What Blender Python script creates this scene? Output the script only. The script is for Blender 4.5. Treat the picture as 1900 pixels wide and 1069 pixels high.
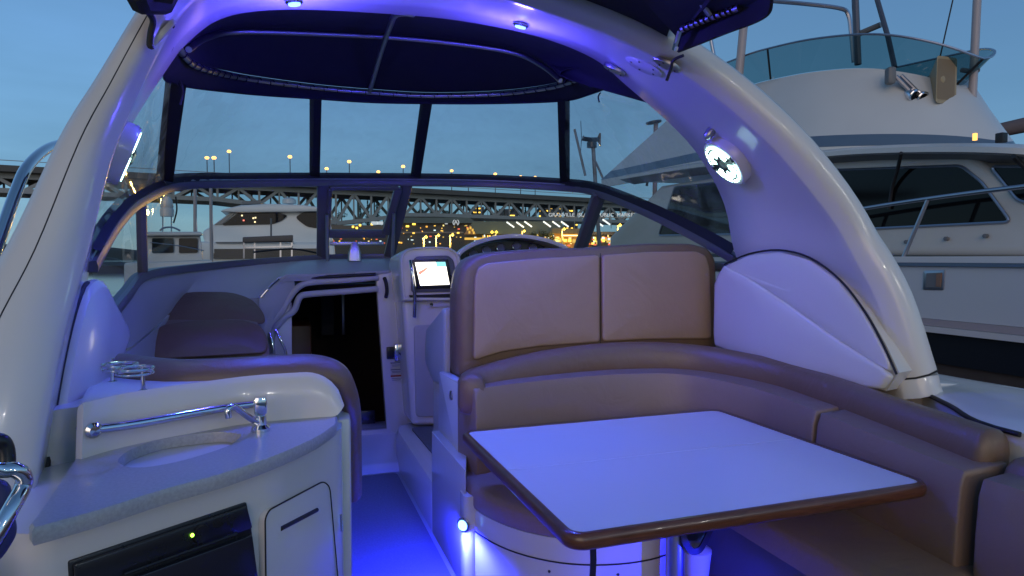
import bpy, bmesh, math, random
from mathutils import Vector as V, Matrix
rad = math.radians
random.seed(7)
for o in list(bpy.data.objects): bpy.data.objects.remove(o)
SC = bpy.context.scene
COL = SC.collection

# ------------------------------------------------------------------ camera
F, CX, CY, EYE = 1230.0, 950.0, 534.5, 1.40
YAW, PIT = rad(19), math.atan(54.5/1230)
cam_d = bpy.data.cameras.new('camera'); cam = bpy.data.objects.new('camera', cam_d); COL.objects.link(cam)
cam_d.sensor_width = 36; cam_d.lens = 36*F/1900; cam_d.clip_start = 0.05; cam_d.clip_end = 6000
cam.location = (0, 0, EYE); cam.rotation_euler = (rad(90)-PIT, 0, -YAW)
SC.camera = cam

# ------------------------------------------------------------------ dusk sky and afterglow
SUN_EL, SUN_AZ = 16.0, 208.0        # compass-like: 0 = ahead along the boat (+Y), clockwise
w = bpy.data.worlds.new('World'); SC.world = w; w.use_nodes = True
nt = w.node_tree; bg = nt.nodes['Background']
sky = nt.nodes.new('ShaderNodeTexSky'); sky.sky_type = 'NISHITA'; sky.sun_disc = False
sky.sun_elevation = rad(SUN_EL); sky.sun_rotation = rad(360-SUN_AZ)
sky.air_density = 1.0; sky.dust_density = 0.0; sky.ozone_density = 5.0
# thin dusk cloud veil that greys the clear sky a little
wtc = nt.nodes.new('ShaderNodeTexCoord'); wmp = nt.nodes.new('ShaderNodeMapping'); wmp.inputs['Scale'].default_value = (1.0, 1.0, 5.0)
wnz = nt.nodes.new('ShaderNodeTexNoise'); wnz.inputs['Scale'].default_value = 1.6; wnz.inputs['Detail'].default_value = 5; wnz.inputs['Roughness'].default_value = 0.55
wmr = nt.nodes.new('ShaderNodeMapRange'); wmr.inputs[1].default_value = 0.35; wmr.inputs[2].default_value = 0.7; wmr.inputs[3].default_value = -0.12; wmr.inputs[4].default_value = 0.16; wmr.clamp = False
wsx = nt.nodes.new('ShaderNodeSeparateXYZ'); wab = nt.nodes.new('ShaderNodeMath'); wab.operation = 'ABSOLUTE'
wlo = nt.nodes.new('ShaderNodeMapRange'); wlo.inputs[1].default_value = 0.0; wlo.inputs[2].default_value = 0.55; wlo.inputs[3].default_value = 0.80; wlo.inputs[4].default_value = 0.15
wad = nt.nodes.new('ShaderNodeMath'); wad.operation = 'MULTIPLY_ADD'; wad.inputs[1].default_value = 1.0; wad.use_clamp = True
wmx = nt.nodes.new('ShaderNodeMix'); wmx.data_type = 'RGBA'; wmx.inputs[7].default_value = (0.70, 1.66, 2.66, 1)
nt.links.new(wtc.outputs['Generated'], wmp.inputs[0]); nt.links.new(wmp.outputs[0], wnz.inputs['Vector']); nt.links.new(wnz.outputs['Fac'], wmr.inputs[0])
nt.links.new(wtc.outputs['Generated'], wsx.inputs[0]); nt.links.new(wsx.outputs[2], wab.inputs[0]); nt.links.new(wab.outputs[0], wlo.inputs[0])
nt.links.new(wlo.outputs[0], wad.inputs[0]); nt.links.new(wmr.outputs[0], wad.inputs[2]); nt.links.new(wad.outputs[0], wmx.inputs[0]); nt.links.new(sky.outputs[0], wmx.inputs[6])
nt.links.new(wmx.outputs[2], bg.inputs[0]); bg.inputs[1].default_value = 0.098
sd = bpy.data.lights.new('afterglow', 'SUN'); sd.energy = 0.40; sd.angle = rad(40); sd.color = (1.0, 0.76, 0.58)
so = bpy.data.objects.new('afterglow', sd); COL.objects.link(so)
_d = V((math.sin(rad(SUN_AZ))*math.cos(rad(14)), math.cos(rad(SUN_AZ))*math.cos(rad(14)), math.sin(rad(14))))
so.rotation_euler = _d.to_track_quat('Z', 'Y').to_euler(); so.location = (0, -20, 12)
vs = SC.view_settings; vs.view_transform = 'Standard'; vs.look = 'None'; vs.gamma = 1.0; vs.exposure = 0.62
vs.use_curve_mapping = False
SC.cycles.max_bounces = 6; SC.cycles.transparent_max_bounces = 16
SC.cycles.caustics_reflective = False; SC.cycles.caustics_refractive = False
SC.cycles.sample_clamp_indirect = 4

# ------------------------------------------------------------------ sight lines (used to measure the place)
cf = V((math.sin(YAW)*math.cos(PIT), math.cos(YAW)*math.cos(PIT), -math.sin(PIT)))
crt = V((math.cos(YAW), -math.sin(YAW), 0)); cup = crt.cross(cf)
EYEV = V((0, 0, EYE))
def ray(px, py): return cf + crt*((px-CX)/F) + cup*((CY-py)/F)
def on(px, py, ax, v):
    d = ray(px, py); return EYEV + d*((v-EYEV[ax])/d[ax])
def RX(px, py, v): return on(px, py, 0, v)
def RY(px, py, v): return on(px, py, 1, v)
def RZ(px, py, v): return on(px, py, 2, v)
def at(px, py, t): return EYEV + ray(px, py)*t
def onpl(px, py, p, n):
    d = ray(px, py); return EYEV + d*((V(p)-EYEV).dot(n)/d.dot(n))

# ------------------------------------------------------------------ materials
MATS = {}
def pm(name, col, rough=0.5, metal=0.0, coat=0.0, bump=0.0, bscale=200.0, var=0.0, vscale=6.0, spec=0.5, emit=None, estr=0.0, rv=0.12, wr=0.0, wscale=9.0):
    m = bpy.data.materials.new(name); m.use_nodes = True; t = m.node_tree; b = t.nodes['Principled BSDF']
    b.inputs['Base Color'].default_value = (*col, 1); b.inputs['Roughness'].default_value = rough
    b.inputs['Metallic'].default_value = metal; b.inputs['Coat Weight'].default_value = coat
    b.inputs['Coat Roughness'].default_value = 0.07; b.inputs['Specular IOR Level'].default_value = spec
    if emit: b.inputs['Emission Color'].default_value = (*emit, 1); b.inputs['Emission Strength'].default_value = estr
    if var or bump:
        tc = t.nodes.new('ShaderNodeTexCoord')
    if var:
        n = t.nodes.new('ShaderNodeTexNoise'); n.inputs['Scale'].default_value = vscale; n.inputs['Detail'].default_value = 6
        n.inputs['Roughness'].default_value = 0.55
        t.links.new(tc.outputs['Object'], n.inputs['Vector'])
        mx = t.nodes.new('ShaderNodeMix'); mx.data_type = 'RGBA'
        mx.inputs[6].default_value = (*[c*(1-var) for c in col], 1); mx.inputs[7].default_value = (*[min(1, c*(1+var)) for c in col], 1)
        t.links.new(n.outputs['Fac'], mx.inputs[0]); t.links.new(mx.outputs[2], b.inputs['Base Color'])
        mr = t.nodes.new('ShaderNodeMapRange'); mr.inputs[3].default_value = max(0.02, rough*(1-rv)); mr.inputs[4].default_value = min(1, rough*(1+rv))
        t.links.new(n.outputs['Fac'], mr.inputs[0]); t.links.new(mr.outputs[0], b.inputs['Roughness'])
    if bump:
        n2 = t.nodes.new('ShaderNodeTexNoise'); n2.inputs['Scale'].default_value = bscale; n2.inputs['Detail'].default_value = 3
        t.links.new(tc.outputs['Object'], n2.inputs['Vector'])
        bp = t.nodes.new('ShaderNodeBump'); bp.inputs['Strength'].default_value = bump; bp.inputs['Distance'].default_value = 0.002
        t.links.new(n2.outputs['Fac'], bp.inputs['Height']); t.links.new(bp.outputs[0], b.inputs['Normal'])
        if wr:
            n3 = t.nodes.new('ShaderNodeTexNoise'); n3.inputs['Scale'].default_value = wscale; n3.inputs['Detail'].default_value = 4; n3.inputs['Distortion'].default_value = 1.6
            t.links.new(tc.outputs['Object'], n3.inputs['Vector'])
            b2 = t.nodes.new('ShaderNodeBump'); b2.inputs['Strength'].default_value = wr; b2.inputs['Distance'].default_value = 0.02
            t.links.new(n3.outputs['Fac'], b2.inputs['Height']); t.links.new(b2.outputs[0], bp.inputs['Normal'])
    MATS[name] = m; return m
def clear(name, tint, refl, rough=0.03, wave=0.0, wscale=5.0, haze=0.0):
    m = bpy.data.materials.new(name); m.use_nodes = True; t = m.node_tree; t.nodes.clear()
    out = t.nodes.new('ShaderNodeOutputMaterial'); mix = t.nodes.new('ShaderNodeMixShader')
    tr = t.nodes.new('ShaderNodeBsdfTransparent'); tr.inputs[0].default_value = (*tint, 1)
    gl = t.nodes.new('ShaderNodeBsdfGlossy'); gl.inputs['Roughness'].default_value = rough
    lw = t.nodes.new('ShaderNodeLayerWeight'); lw.inputs[0].default_value = 0.5
    pw_ = t.nodes.new('ShaderNodeMath'); pw_.operation = 'POWER'; pw_.inputs[1].default_value = 4.0
    ml = t.nodes.new('ShaderNodeMath'); ml.operation = 'MULTIPLY_ADD'; ml.inputs[1].default_value = min(0.9, 0.55*refl); ml.inputs[2].default_value = 0.03*refl; ml.use_clamp = True
    t.links.new(lw.outputs['Facing'], pw_.inputs[0]); t.links.new(pw_.outputs[0], ml.inputs[0]); t.links.new(ml.outputs[0], mix.inputs[0])
    t.links.new(tr.outputs[0], mix.inputs[1]); t.links.new(gl.outputs[0], mix.inputs[2]); t.links.new(mix.outputs[0], out.inputs[0])
    if haze:      # scuffs and salt film on the sheet
        tc2 = t.nodes.new('ShaderNodeTexCoord'); mp = t.nodes.new('ShaderNodeMapping'); mp.inputs['Scale'].default_value = (3.0, 3.0, 0.8); mp.inputs['Rotation'].default_value = (0.5, 0.4, 0.2)
        nz = t.nodes.new('ShaderNodeTexNoise'); nz.inputs['Scale'].default_value = 3.5; nz.inputs['Detail'].default_value = 7; nz.inputs['Distortion'].default_value = 0.8
        mr = t.nodes.new('ShaderNodeMapRange'); mr.inputs[1].default_value = 0.38; mr.inputs[2].default_value = 0.75; mr.inputs[3].default_value = haze*0.35; mr.inputs[4].default_value = haze*1.8
        df = t.nodes.new('ShaderNodeBsdfTranslucent'); df.inputs[0].default_value = (0.8, 0.8, 0.8, 1)
        m2 = t.nodes.new('ShaderNodeMixShader')
        t.links.new(tc2.outputs['Object'], mp.inputs[0]); t.links.new(mp.outputs[0], nz.inputs['Vector']); t.links.new(nz.outputs['Fac'], mr.inputs[0]); t.links.new(mr.outputs[0], m2.inputs[0])
        t.links.new(mix.outputs[0], m2.inputs[1]); t.links.new(df.outputs[0], m2.inputs[2]); t.links.new(m2.outputs[0], out.inputs[0])
    if wave:
        tc = t.nodes.new('ShaderNodeTexCoord'); n = t.nodes.new('ShaderNodeTexNoise'); n.inputs['Scale'].default_value = wscale; n.inputs['Detail'].default_value = 2
        t.links.new(tc.outputs['Object'], n.inputs['Vector'])
        bp = t.nodes.new('ShaderNodeBump'); bp.inputs['Strength'].default_value = wave; bp.inputs['Distance'].default_value = 0.03
        t.links.new(n.outputs['Fac'], bp.inputs['Height']); t.links.new(bp.outputs[0], gl.inputs['Normal']); t.links.new(bp.outputs[0], lw.inputs['Normal'])
    MATS[name] = m; return m
def glow(name, col, s): return pm(name, (0.02, 0.02, 0.02), 0.4, emit=col, estr=s)

GEL = pm('gelcoat', (0.64, 0.62, 0.58), 0.24, coat=0.35, var=0.04, vscale=2.0)
GELG = pm('gelcoat_textured', (0.42, 0.42, 0.40), 0.5, bump=0.25, bscale=350, var=0.06)
DASH = pm('dash_gelcoat', (0.40, 0.41, 0.40), 0.42, bump=0.15, bscale=300, var=0.06)
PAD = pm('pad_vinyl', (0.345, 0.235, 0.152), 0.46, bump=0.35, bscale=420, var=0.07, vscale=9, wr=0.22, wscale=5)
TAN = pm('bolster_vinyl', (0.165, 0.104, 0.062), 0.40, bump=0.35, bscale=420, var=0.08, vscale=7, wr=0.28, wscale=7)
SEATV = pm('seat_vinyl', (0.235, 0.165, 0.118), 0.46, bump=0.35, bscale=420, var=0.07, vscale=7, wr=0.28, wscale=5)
CANV = pm('canvas', (0.009, 0.009, 0.012), 0.85, bump=0.5, bscale=900, var=0.2, vscale=12)
STRAP = pm('binding', (0.010, 0.010, 0.014), 0.7, bump=0.4, bscale=800, var=0.2)
CHROME = pm('stainless', (0.72, 0.72, 0.74), 0.10, metal=1.0)
ALU = pm('anodised', (0.42, 0.42, 0.46), 0.34, metal=1.0, var=0.05)
WSF = pm('windshield_paint', (0.10, 0.10, 0.12), 0.35, var=0.1)
BLK = pm('black_rubber', (0.012, 0.012, 0.013), 0.55)
BLKP = pm('black_plastic', (0.014, 0.014, 0.017), 0.28, var=0.2, vscale=20)
GASK = pm('gasket', (0.008, 0.008, 0.009), 0.6)
COUNT = pm('counter_composite', (0.36, 0.365, 0.37), 0.30, coat=0.2, var=0.32, vscale=130)
CARP = pm('carpet', (0.16, 0.16, 0.18), 0.95, bump=1.0, bscale=160, var=0.4, vscale=110)
LAM = pm('white_laminate', (0.70, 0.72, 0.72), 0.22, coat=0.3)
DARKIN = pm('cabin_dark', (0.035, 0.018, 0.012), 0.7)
CHERRY = pm('cabin_cherry', (0.19, 0.065, 0.03), 0.4, var=0.3, vscale=8)
VINYL = clear('clear_vinyl', (0.86, 0.88, 0.88), 2.6, 0.04, wave=0.5, wscale=2.5, haze=0.08)
VINYLW = clear('wrinkled_vinyl', (0.84, 0.86, 0.86), 3.0, 0.06, wave=1.0, wscale=2.2, haze=0.12)
GLASS = clear('tinted_glass', (0.80, 0.85, 0.83), 0.8, 0.01)
LEDB = glow('blue_led', (0.06, 0.13, 1.0), 7)
LEDW = glow('speaker_glow', (0.55, 1.0, 0.92), 5.0)

def wood(name, a, b, scale=14):
    m = bpy.data.materials.new(name); m.use_nodes = True; t = m.node_tree; bs = t.nodes['Principled BSDF']
    tc = t.nodes.new('ShaderNodeTexCoord'); mp = t.nodes.new('ShaderNodeMapping'); mp.inputs['Scale'].default_value = (1, 1, 12)
    n = t.nodes.new('ShaderNodeTexNoise'); n.inputs['Scale'].default_value = scale; n.inputs['Detail'].default_value = 8; n.inputs['Distortion'].default_value = 0.6
    r = t.nodes.new('ShaderNodeValToRGB'); r.color_ramp.elements[0].color = (*a, 1); r.color_ramp.elements[1].color = (*b, 1)
    r.color_ramp.elements[0].position = 0.3; r.color_ramp.elements[1].position = 0.7
    t.links.new(tc.outputs['Object'], mp.inputs[0]); t.links.new(mp.outputs[0], n.inputs['Vector']); t.links.new(n.outputs['Fac'], r.inputs[0])
    t.links.new(r.outputs[0], bs.inputs['Base Color']); bs.inputs['Roughness'].default_value = 0.3; bs.inputs['Coat Weight'].default_value = 0.3
    return m
WOOD = wood('cherry_edge', (0.070, 0.024, 0.011), (0.145, 0.052, 0.024))

# ------------------------------------------------------------------ mesh helpers
ORG = {}
def cr(pts, n=6, closed=False):
    P = [V(p) for p in pts]; out = []; N = len(P)
    for i in range(N if closed else N-1):
        if closed: a, b, c, d = P[i-1], P[i], P[(i+1) % N], P[(i+2) % N]
        else: a, b, c, d = P[max(i-1, 0)], P[i], P[i+1], P[min(i+2, N-1)]
        for k in range(n):
            s = k/n
            out.append(0.5*((2*b)+(c-a)*s+(2*a-5*b+4*c-d)*s*s+(3*b-a-3*c+d)*s**3))
    if not closed: out.append(P[-1].copy())
    return out
def resamp(pts, n):
    P = [V(p) for p in pts]; L = [0]
    for i in range(1, len(P)): L.append(L[-1]+(P[i]-P[i-1]).length)
    out = []; j = 0
    for k in range(n):
        s = L[-1]*k/(n-1)
        while j < len(P)-2 and L[j+1] < s: j += 1
        d = L[j+1]-L[j]; out.append(P[j].lerp(P[j+1], (s-L[j])/d if d > 1e-9 else 0))
    return out
def rrect(a0, a1, b0, b1, r, n=5):
    o = []
    for cx, cy, s in ((a1-r, b1-r, 0), (a0+r, b1-r, 90), (a0+r, b0+r, 180), (a1-r, b0+r, 270)):
        for k in range(n+1):
            t = rad(s+90*k/n); o.append((cx+r*math.cos(t), cy+r*math.sin(t)))
    return o
def fillet(poly, r, n=4):
    """round every corner of a 2-D or 3-D polygon"""
    P = [V(p) for p in poly]; N = len(P); out = []
    for i in range(N):
        a, b, c = P[i-1], P[i], P[(i+1) % N]
        ra = min(r, (a-b).length*0.45, (c-b).length*0.45)
        p, q = b+(a-b).normalized()*ra, b+(c-b).normalized()*ra
        for k in range(n+1):
            s = k/n; out.append(p*(1-s)**2+b*2*s*(1-s)+q*s*s)
    return out
class MB:
    def __init__(s): s.v = []; s.f = []
    def add(s, vs, fs):
        k = len(s.v); s.v += [V(x) for x in vs]; s.f += [[i+k for i in f] for f in fs]; return s
    def loft(s, rings, closed=True, cap=True):
        n = len(rings[0]); vs = [p for r in rings for p in r]; fs = []
        for i in range(len(rings)-1):
            for j in range(n if closed else n-1):
                k = (j+1) % n; fs.append([i*n+j, i*n+k, (i+1)*n+k, (i+1)*n+j])
        if cap and closed:
            fs.append(list(range(n))[::-1]); fs.append([(len(rings)-1)*n+j for j in range(n)])
        return s.add(vs, fs)
    def tube(s, path, r, n=10, closed=False, cap=True):
        P = [V(p) for p in path]; N = len(P); rings = []; u = None
        for i in range(N):
            if closed: t = P[(i+1) % N]-P[i-1]
            else: t = P[min(i+1, N-1)]-P[max(i-1, 0)]
            t = t.normalized() if t.length > 1e-9 else V((0, 0, 1))
            if u is None: u = t.cross(V((0, 0, 1))) if abs(t.z) < 0.95 else t.cross(V((1, 0, 0)))
            u = (u-t*u.dot(t)).normalized(); w_ = t.cross(u)
            rr = r[i] if isinstance(r, (list, tuple)) else r
            rings.append([P[i]+u*rr*math.cos(2*math.pi*k/n)+w_*rr*math.sin(2*math.pi*k/n) for k in range(n)])
        if closed: rings.append(rings[0]); return s.loft(rings, True, False)
        return s.loft(rings, True, cap)
    def box(s, c, d, rz=0.0, M=None):
        m = M if M is not None else Matrix.Rotation(rz, 3, 'Z')
        vs = [V(c)+m @ V((x*d[0]/2, y*d[1]/2, z*d[2]/2)) for x in (-1, 1) for y in (-1, 1) for z in (-1, 1)]
        return s.add(vs, [[0, 1, 3, 2], [4, 6, 7, 5], [0, 4, 5, 1], [2, 3, 7, 6], [0, 2, 6, 4], [1, 5, 7, 3]])
    def beam(s, p, q, wd, ht, up=(0, 0, 1)):
        p, q = V(p), V(q); t = (q-p).normalized(); up = V(up)
        sd_ = t.cross(up)
        if sd_.length < 1e-3: sd_ = t.cross(V((1, 0, 0)))
        sd_.normalize(); uu = sd_.cross(t)
        r = lambda c: [c+sd_*wd/2+uu*ht/2, c-sd_*wd/2+uu*ht/2, c-sd_*wd/2-uu*ht/2, c+sd_*wd/2-uu*ht/2]
        return s.loft([r(p), r(q)])
    def prism(s, poly, vec):
        a = [V(p) for p in poly]; return s.loft([a, [p+V(vec) for p in a]])
    def lathe(s, prof, o, ax, n=20):
        o, ax = V(o), V(ax).normalized(); u = ax.orthogonal().normalized(); w_ = ax.cross(u)
        return s.loft([[o+ax*h+(u*math.cos(2*math.pi*k/n)+w_*math.sin(2*math.pi*k/n))*max(r, 1e-4) for k in range(n)] for r, h in prof])
    def slab(s, rows, t):
        """closed sheet of thickness t from a grid of points (offset along its normal)"""
        R, C = len(rows), len(rows[0]); P = [[V(p) for p in r] for r in rows]; Q = []
        for i in range(R):
            q = []
            for j in range(C):
                a = P[min(i+1, R-1)][j]-P[max(i-1, 0)][j]; b = P[i][min(j+1, C-1)]-P[i][max(j-1, 0)]
                n = a.cross(b); n = n.normalized() if n.length > 1e-12 else V((0, 0, 1)); q.append(P[i][j]+n*t)
            Q.append(q)
        vs = [p for r in P for p in r]+[p for r in Q for p in r]; K = R*C; fs = []
        for i in range(R-1):
            for j in range(C-1):
                a, b, c, d = i*C+j, i*C+j+1, (i+1)*C+j+1, (i+1)*C+j
                fs += [[a, b, c, d], [K+d, K+c, K+b, K+a]]
        bd = [j for j in range(C)]+[i*C+C-1 for i in range(1, R)]+[(R-1)*C+j for j in range(C-2, -1, -1)]+[i*C for i in range(R-2, 0, -1)]
        for k in range(len(bd)):
            a, b = bd[k], bd[(k+1) % len(bd)]; fs.append([b, a, K+a, K+b])
        return s.add(vs, fs)
    def sheet(s, rows):
        C = len(rows[0]); fs = []
        for i in range(len(rows)-1):
            for j in range(C-1): fs.append([i*C+j, i*C+j+1, (i+1)*C+j+1, (i+1)*C+j])
        return s.add([p for r in rows for p in r], fs)
    def sweep(s, path, sec, up=(0, 0, 1), closed=False, cap=True):
        """section (a = to the right of travel, b = up) along a path"""
        P = [V(p) for p in path]; N = len(P); rings = []; up = V(up)
        for i in range(N):
            t = (P[(i+1) % N]-P[i-1]) if closed else (P[min(i+1, N-1)]-P[max(i-1, 0)])
            sd_ = t.cross(up).normalized(); uu = sd_.cross(t).normalized()
            rings.append([P[i]+sd_*a+uu*b for a, b in sec])
        if closed: rings.append(rings[0]); return s.loft(rings, True, False)
        return s.loft(rings, True, cap)
    def pad(s, poly, nrm, t, bulge=0.0):
        """upholstered pad: a 3-D outline raised along nrm with a rolled edge"""
        P = [V(p) for p in poly]; c = sum(P, V((0, 0, 0)))/len(P); n = V(nrm).normalized()
        rs = max((p-c).length for p in P); e = min(0.25, t/rs)
        lv = [(1.0, 0), (1.0+0.1*e, t*0.35), (1.0, t*0.7), (1-0.45*e, t*0.93), (1-1.0*e, t), ((1-e)*0.8, t+bulge*0.36), ((1-e)*0.5, t+bulge*0.75), ((1-e)*0.2, t+bulge*0.97)]
        return s.loft([[c+(p-c)*k+n*h for p in P] for k, h in lv])
    def build(s, name, mat, parent=None, smooth=38, bev=0.0, seg=2, kind=None):
        org = ORG[parent.name] if parent else None
        if org is None:
            xs = [p.x for p in s.v]; ys = [p.y for p in s.v]; zs = [p.z for p in s.v]
            org = V(((min(xs)+max(xs))/2, (min(ys)+max(ys))/2, min(zs)))
        me = bpy.data.meshes.new(name); me.from_pydata([p-org for p in s.v], [], s.f)
        bm = bmesh.new(); bm.from_mesh(me); bmesh.ops.remove_doubles(bm, verts=bm.verts, dist=1e-5)
        bmesh.ops.recalc_face_normals(bm, faces=bm.faces)
        if bev:
            es = [e for e in bm.edges if len(e.link_faces) == 2 and e.calc_face_angle(0) > rad(28)]
            bmesh.ops.bevel(bm, geom=es, offset=bev, segments=seg, profile=0.5, affect='EDGES', clamp_overlap=True)
        bm.to_mesh(me); bm.free()
        if smooth:
            me.polygons.foreach_set('use_smooth', [True]*len(me.polygons)); me.set_sharp_from_angle(angle=rad(smooth))
        if mat: me.materials.append(mat)
        o = bpy.data.objects.new(name, me); COL.objects.link(o); ORG[o.name] = org
        if parent: o.parent = parent
        else: o.location = org
        if kind: o['kind'] = kind
        return o
def thing(name, label, cat, loc, group=None):
    o = bpy.data.objects.new(name, None); COL.objects.link(o); o.empty_display_size = 0.1
    o.location = V(loc); ORG[o.name] = V(loc); return tag(o, label, cat, group)
def tag(o, label, cat, group=None, kind=None):
    o['label'] = label; o['category'] = cat
    if group: o['group'] = group
    if kind: o['kind'] = kind
    return o
def lamp(name, kind, loc, col, watts, parent, rot=None, size=0.03, spot=None, blend=0.6):
    l = bpy.data.lights.new(name, kind); l.energy = watts; l.color = col
    if kind in ('POINT', 'SPOT'): l.shadow_soft_size = size
    if kind == 'SPOT': l.spot_size = rad(spot or 140); l.spot_blend = blend
    o = bpy.data.objects.new(name, l); COL.objects.link(o); o.parent = parent; o.location = V(loc)-ORG[parent.name]
    if rot is not None: o.rotation_euler = V(rot).to_track_quat('-Z', 'Y').to_euler()
    return o
BLUE = (0.075, 0.055, 1.0); DEEP = (0.012, 0.016, 1.0)
LEDF = glow('floor_led', (0.16, 0.42, 1.0), 3.6)
# ================================================================== OUR BOAT
# ------------------------------------------------------------------ hull, sole, coamings
WATER = -0.95
hull = thing('boat_hull', 'white moulded cockpit floor, coamings and foredeck of the motor cruiser in the foreground', 'boat hull', (0.9, 1.5, WATER))
MB().box((0.95, 1.6, -0.06), (3.3, 7.0, 0.12)).build('sole', GELG, hull, bev=0.01)
# carpet on the walkway
cp = [(0.14, 1.2), (0.675, 1.2), (0.675, 4.26), (0.36, 4.26), (0.14, 3.6)]
MB().prism([V((x, y, 0.002)) for x, y in fillet([(a, b, 0) for a, b in cp], 0.04) and [(p.x, p.y) for p in fillet([(a, b, 0) for a, b in cp], 0.04)]], (0, 0, 0.010)).build('carpet', CARP, hull, smooth=20)
# moulded step up to the companionway
MB().loft([[V((x, 4.30, 0.0)), V((x, 4.36, 0.05)), V((x, 4.62, 0.10)), V((x, 4.74, 0.19)), V((x, 4.95, 0.19)), V((x, 4.95, 0.0))] for x in (0.0, 0.74)]).build('companionway_step', GEL, hull, bev=0.012)
# outer hull shell: port and starboard topsides run forward to the bow
def shell(side):
    st = []
    for y, xo in ((-2.5, 2.05), (0, 2.1), (2, 2.08), (4, 1.98), (6, 1.75), (8, 1.3), (9.6, 0.65), (10.6, 0.03)):
        x = 0.95+side*xo; k = max(0.0, (y-4)/7)
        xi = 0.95+side*max(xo-0.10, 0.01)
        ztop = 0.84+0.30*k
        st.append([V((x-side*0.35*(1+k), y, WATER-0.3)), V((x-side*0.06, y, 0.2)), V((x, y, ztop-0.1)), V((x-side*0.02, y, ztop)), V((xi, y, ztop)), V((xi-side*0.05, y, 0.2)), V((xi-side*0.36*(1+k), y, WATER-0.3))])
    return MB().loft([cr([p[i] for p in st], 3) for i in range(7)] if False else st)
for sd_ in (-1, 1): shell(sd_).build('topside', GEL, hull)
MB().box((0.95, -2.45, 0.0), (4.1, 0.12, 1.7)).build('transom', GEL, hull, bev=0.02)
# foredeck beyond the windshield
fd = []
for y, hw in ((3.2, 2.0), (4.4, 1.93), (5.4, 1.82), (6.4, 1.66), (8, 1.28), (9.6, 0.62), (10.55, 0.03)):
    c = 0.06+0.28*min(1, hw/1.6)
    fd.append([V((0.95+hw*math.sin(a), y, 0.92+0.03*(y-3)+c*max(0, math.cos(a))**0.8)) for a in [rad(-90+15*k) for k in range(13)]])
MB().slab(fd[2:], 0.03).build('foredeck', GEL, hull)

# starboard gunwale cap (white ledge behind the arch leg)
gw = cr([RZ(1672, 706, 0.86), RZ(1760, 748, 0.86), RZ(1850, 792, 0.855), V((2.22, 1.0, 0.85)), V((2.25, 0.0, 0.84)), V((2.25, -2.4, 0.83))], 5)
go = [V((2.98, 2.6, 0.845)), V((3.03, -2.4, 0.83))]
GO = resamp(go, len(gw))
MB().loft([[p, p.lerp(q, 0.06)+V((0, 0, 0.012)), p.lerp(q, 0.5)+V((0, 0, 0.022)), p.lerp(q, 0.95)+V((0, 0, 0.0)), q+V((0, 0, -0.06)), p+V((0, 0, -0.12))] for p, q in zip(gw, GO)]).build('gunwale_cap', GEL, hull)
MB().tube([p+V((-0.006, 0, -0.004)) for p in gw[:12]], 0.009, 8).build('gasket', GASK, hull)
# inner coaming liner under the starboard gunwale
MB().slab([[p+V((0.0, 0, -0.1)) for p in gw], [V((p.x+0.05, p.y, 0.0)) for p in gw]], 0.03).build('coaming_liner', GEL, hull)
# port side deck outside the bar
MB().loft([[V((-0.62, y, 0.86)), V((-1.14, y, 0.84)), V((-1.14, y, 0.7)), V((-0.62, y, 0.7))] for y in (-2.4, 0, 2, 4, 5.2)]).build('side_deck', GEL, hull, bev=0.01)
MB().loft([[V((2.42, y, 0.90)), V((2.98, y, 0.845)), V((2.98, y, 0.7)), V((2.42, y, 0.7))] for y in (2.0, 3.0, 4.0, 5.2)]).build('side_deck', GEL, hull, bev=0.01)

# fan-shaped coaming wings inside the arch legs
def wing(pxs, ax, vfun, thick, name='coaming_wing'):
    P = [RX(px, py, vfun(i)) for i, (px, py) in enumerate(pxs)]
    return MB().pad(P, ax, thick, 0.03)
sw = [(1330, 640), (1332, 520), (1350, 492), (1395, 474), (1450, 468), (1505, 482), (1560, 522), (1606, 580), (1640, 640), (1664, 692), (1640, 726), (1500, 690), (1400, 668)]
swx = [2.19+0.07*max(0, (px-1420)/245) for px, py in sw]
SWP = [RX(px, py, x) for (px, py), x in zip(sw, swx)]
crease = [RX(px, py, 2.19+0.07*max(0, (px-1420)/245)) for px, py in ((1350, 494), (1400, 520), (1470, 566), (1560, 630), (1652, 688))]
upper = crease+SWP[9:2:-1]
lower = crease+[SWP[9], SWP[10], SWP[11], SWP[12], SWP[0], SWP[1]]
nW = V((-1, -0.1, 0.1))
MB().pad(fillet(resamp(upper+[upper[0]], 40)[:-1], 0.01, 2), nW, 0.022, 0.012).build('coaming_wing', GEL, hull, smooth=60)
MB().pad(fillet(resamp(lower+[lower[0]], 40)[:-1], 0.01, 2), nW, 0.034, 0.02).build('coaming_wing', GEL, hull, smooth=60)
MB().prism([p+V((0.012, 0.0, 0)) for p in SWP], (0.2, 0.05, 0)).build('wing_core', GEL, hull)
CSW = sum(SWP, V((0, 0, 0)))/len(SWP)
MB().tube(cr([p+(p-CSW).normalized()*0.010+V((-0.012, 0, 0)) for p in SWP[2:10]], 4), 0.0048, 8).build('gasket', GASK, hull)
pw = [(152, 526), (170, 524), (190, 560), (221, 618), (214, 640), (200, 700), (172, 780), (140, 855), (108, 905), (82, 938), (66, 942), (70, 900), (82, 800), (98, 700), (118, 610), (136, 552)]
PWP = [RX(px, py, -0.60) for px, py in pw]
MB().pad(cr(PWP, 2, True), (1, -0.25, 0.1), 0.05, 0.035).build('coaming_wing', GEL, hull)
MB().tube(cr([p+V((0.018, -0.012, 0)) for p in PWP[9:16]+PWP[:1]], 4), 0.009, 8).build('gasket', GASK, hull)
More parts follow.
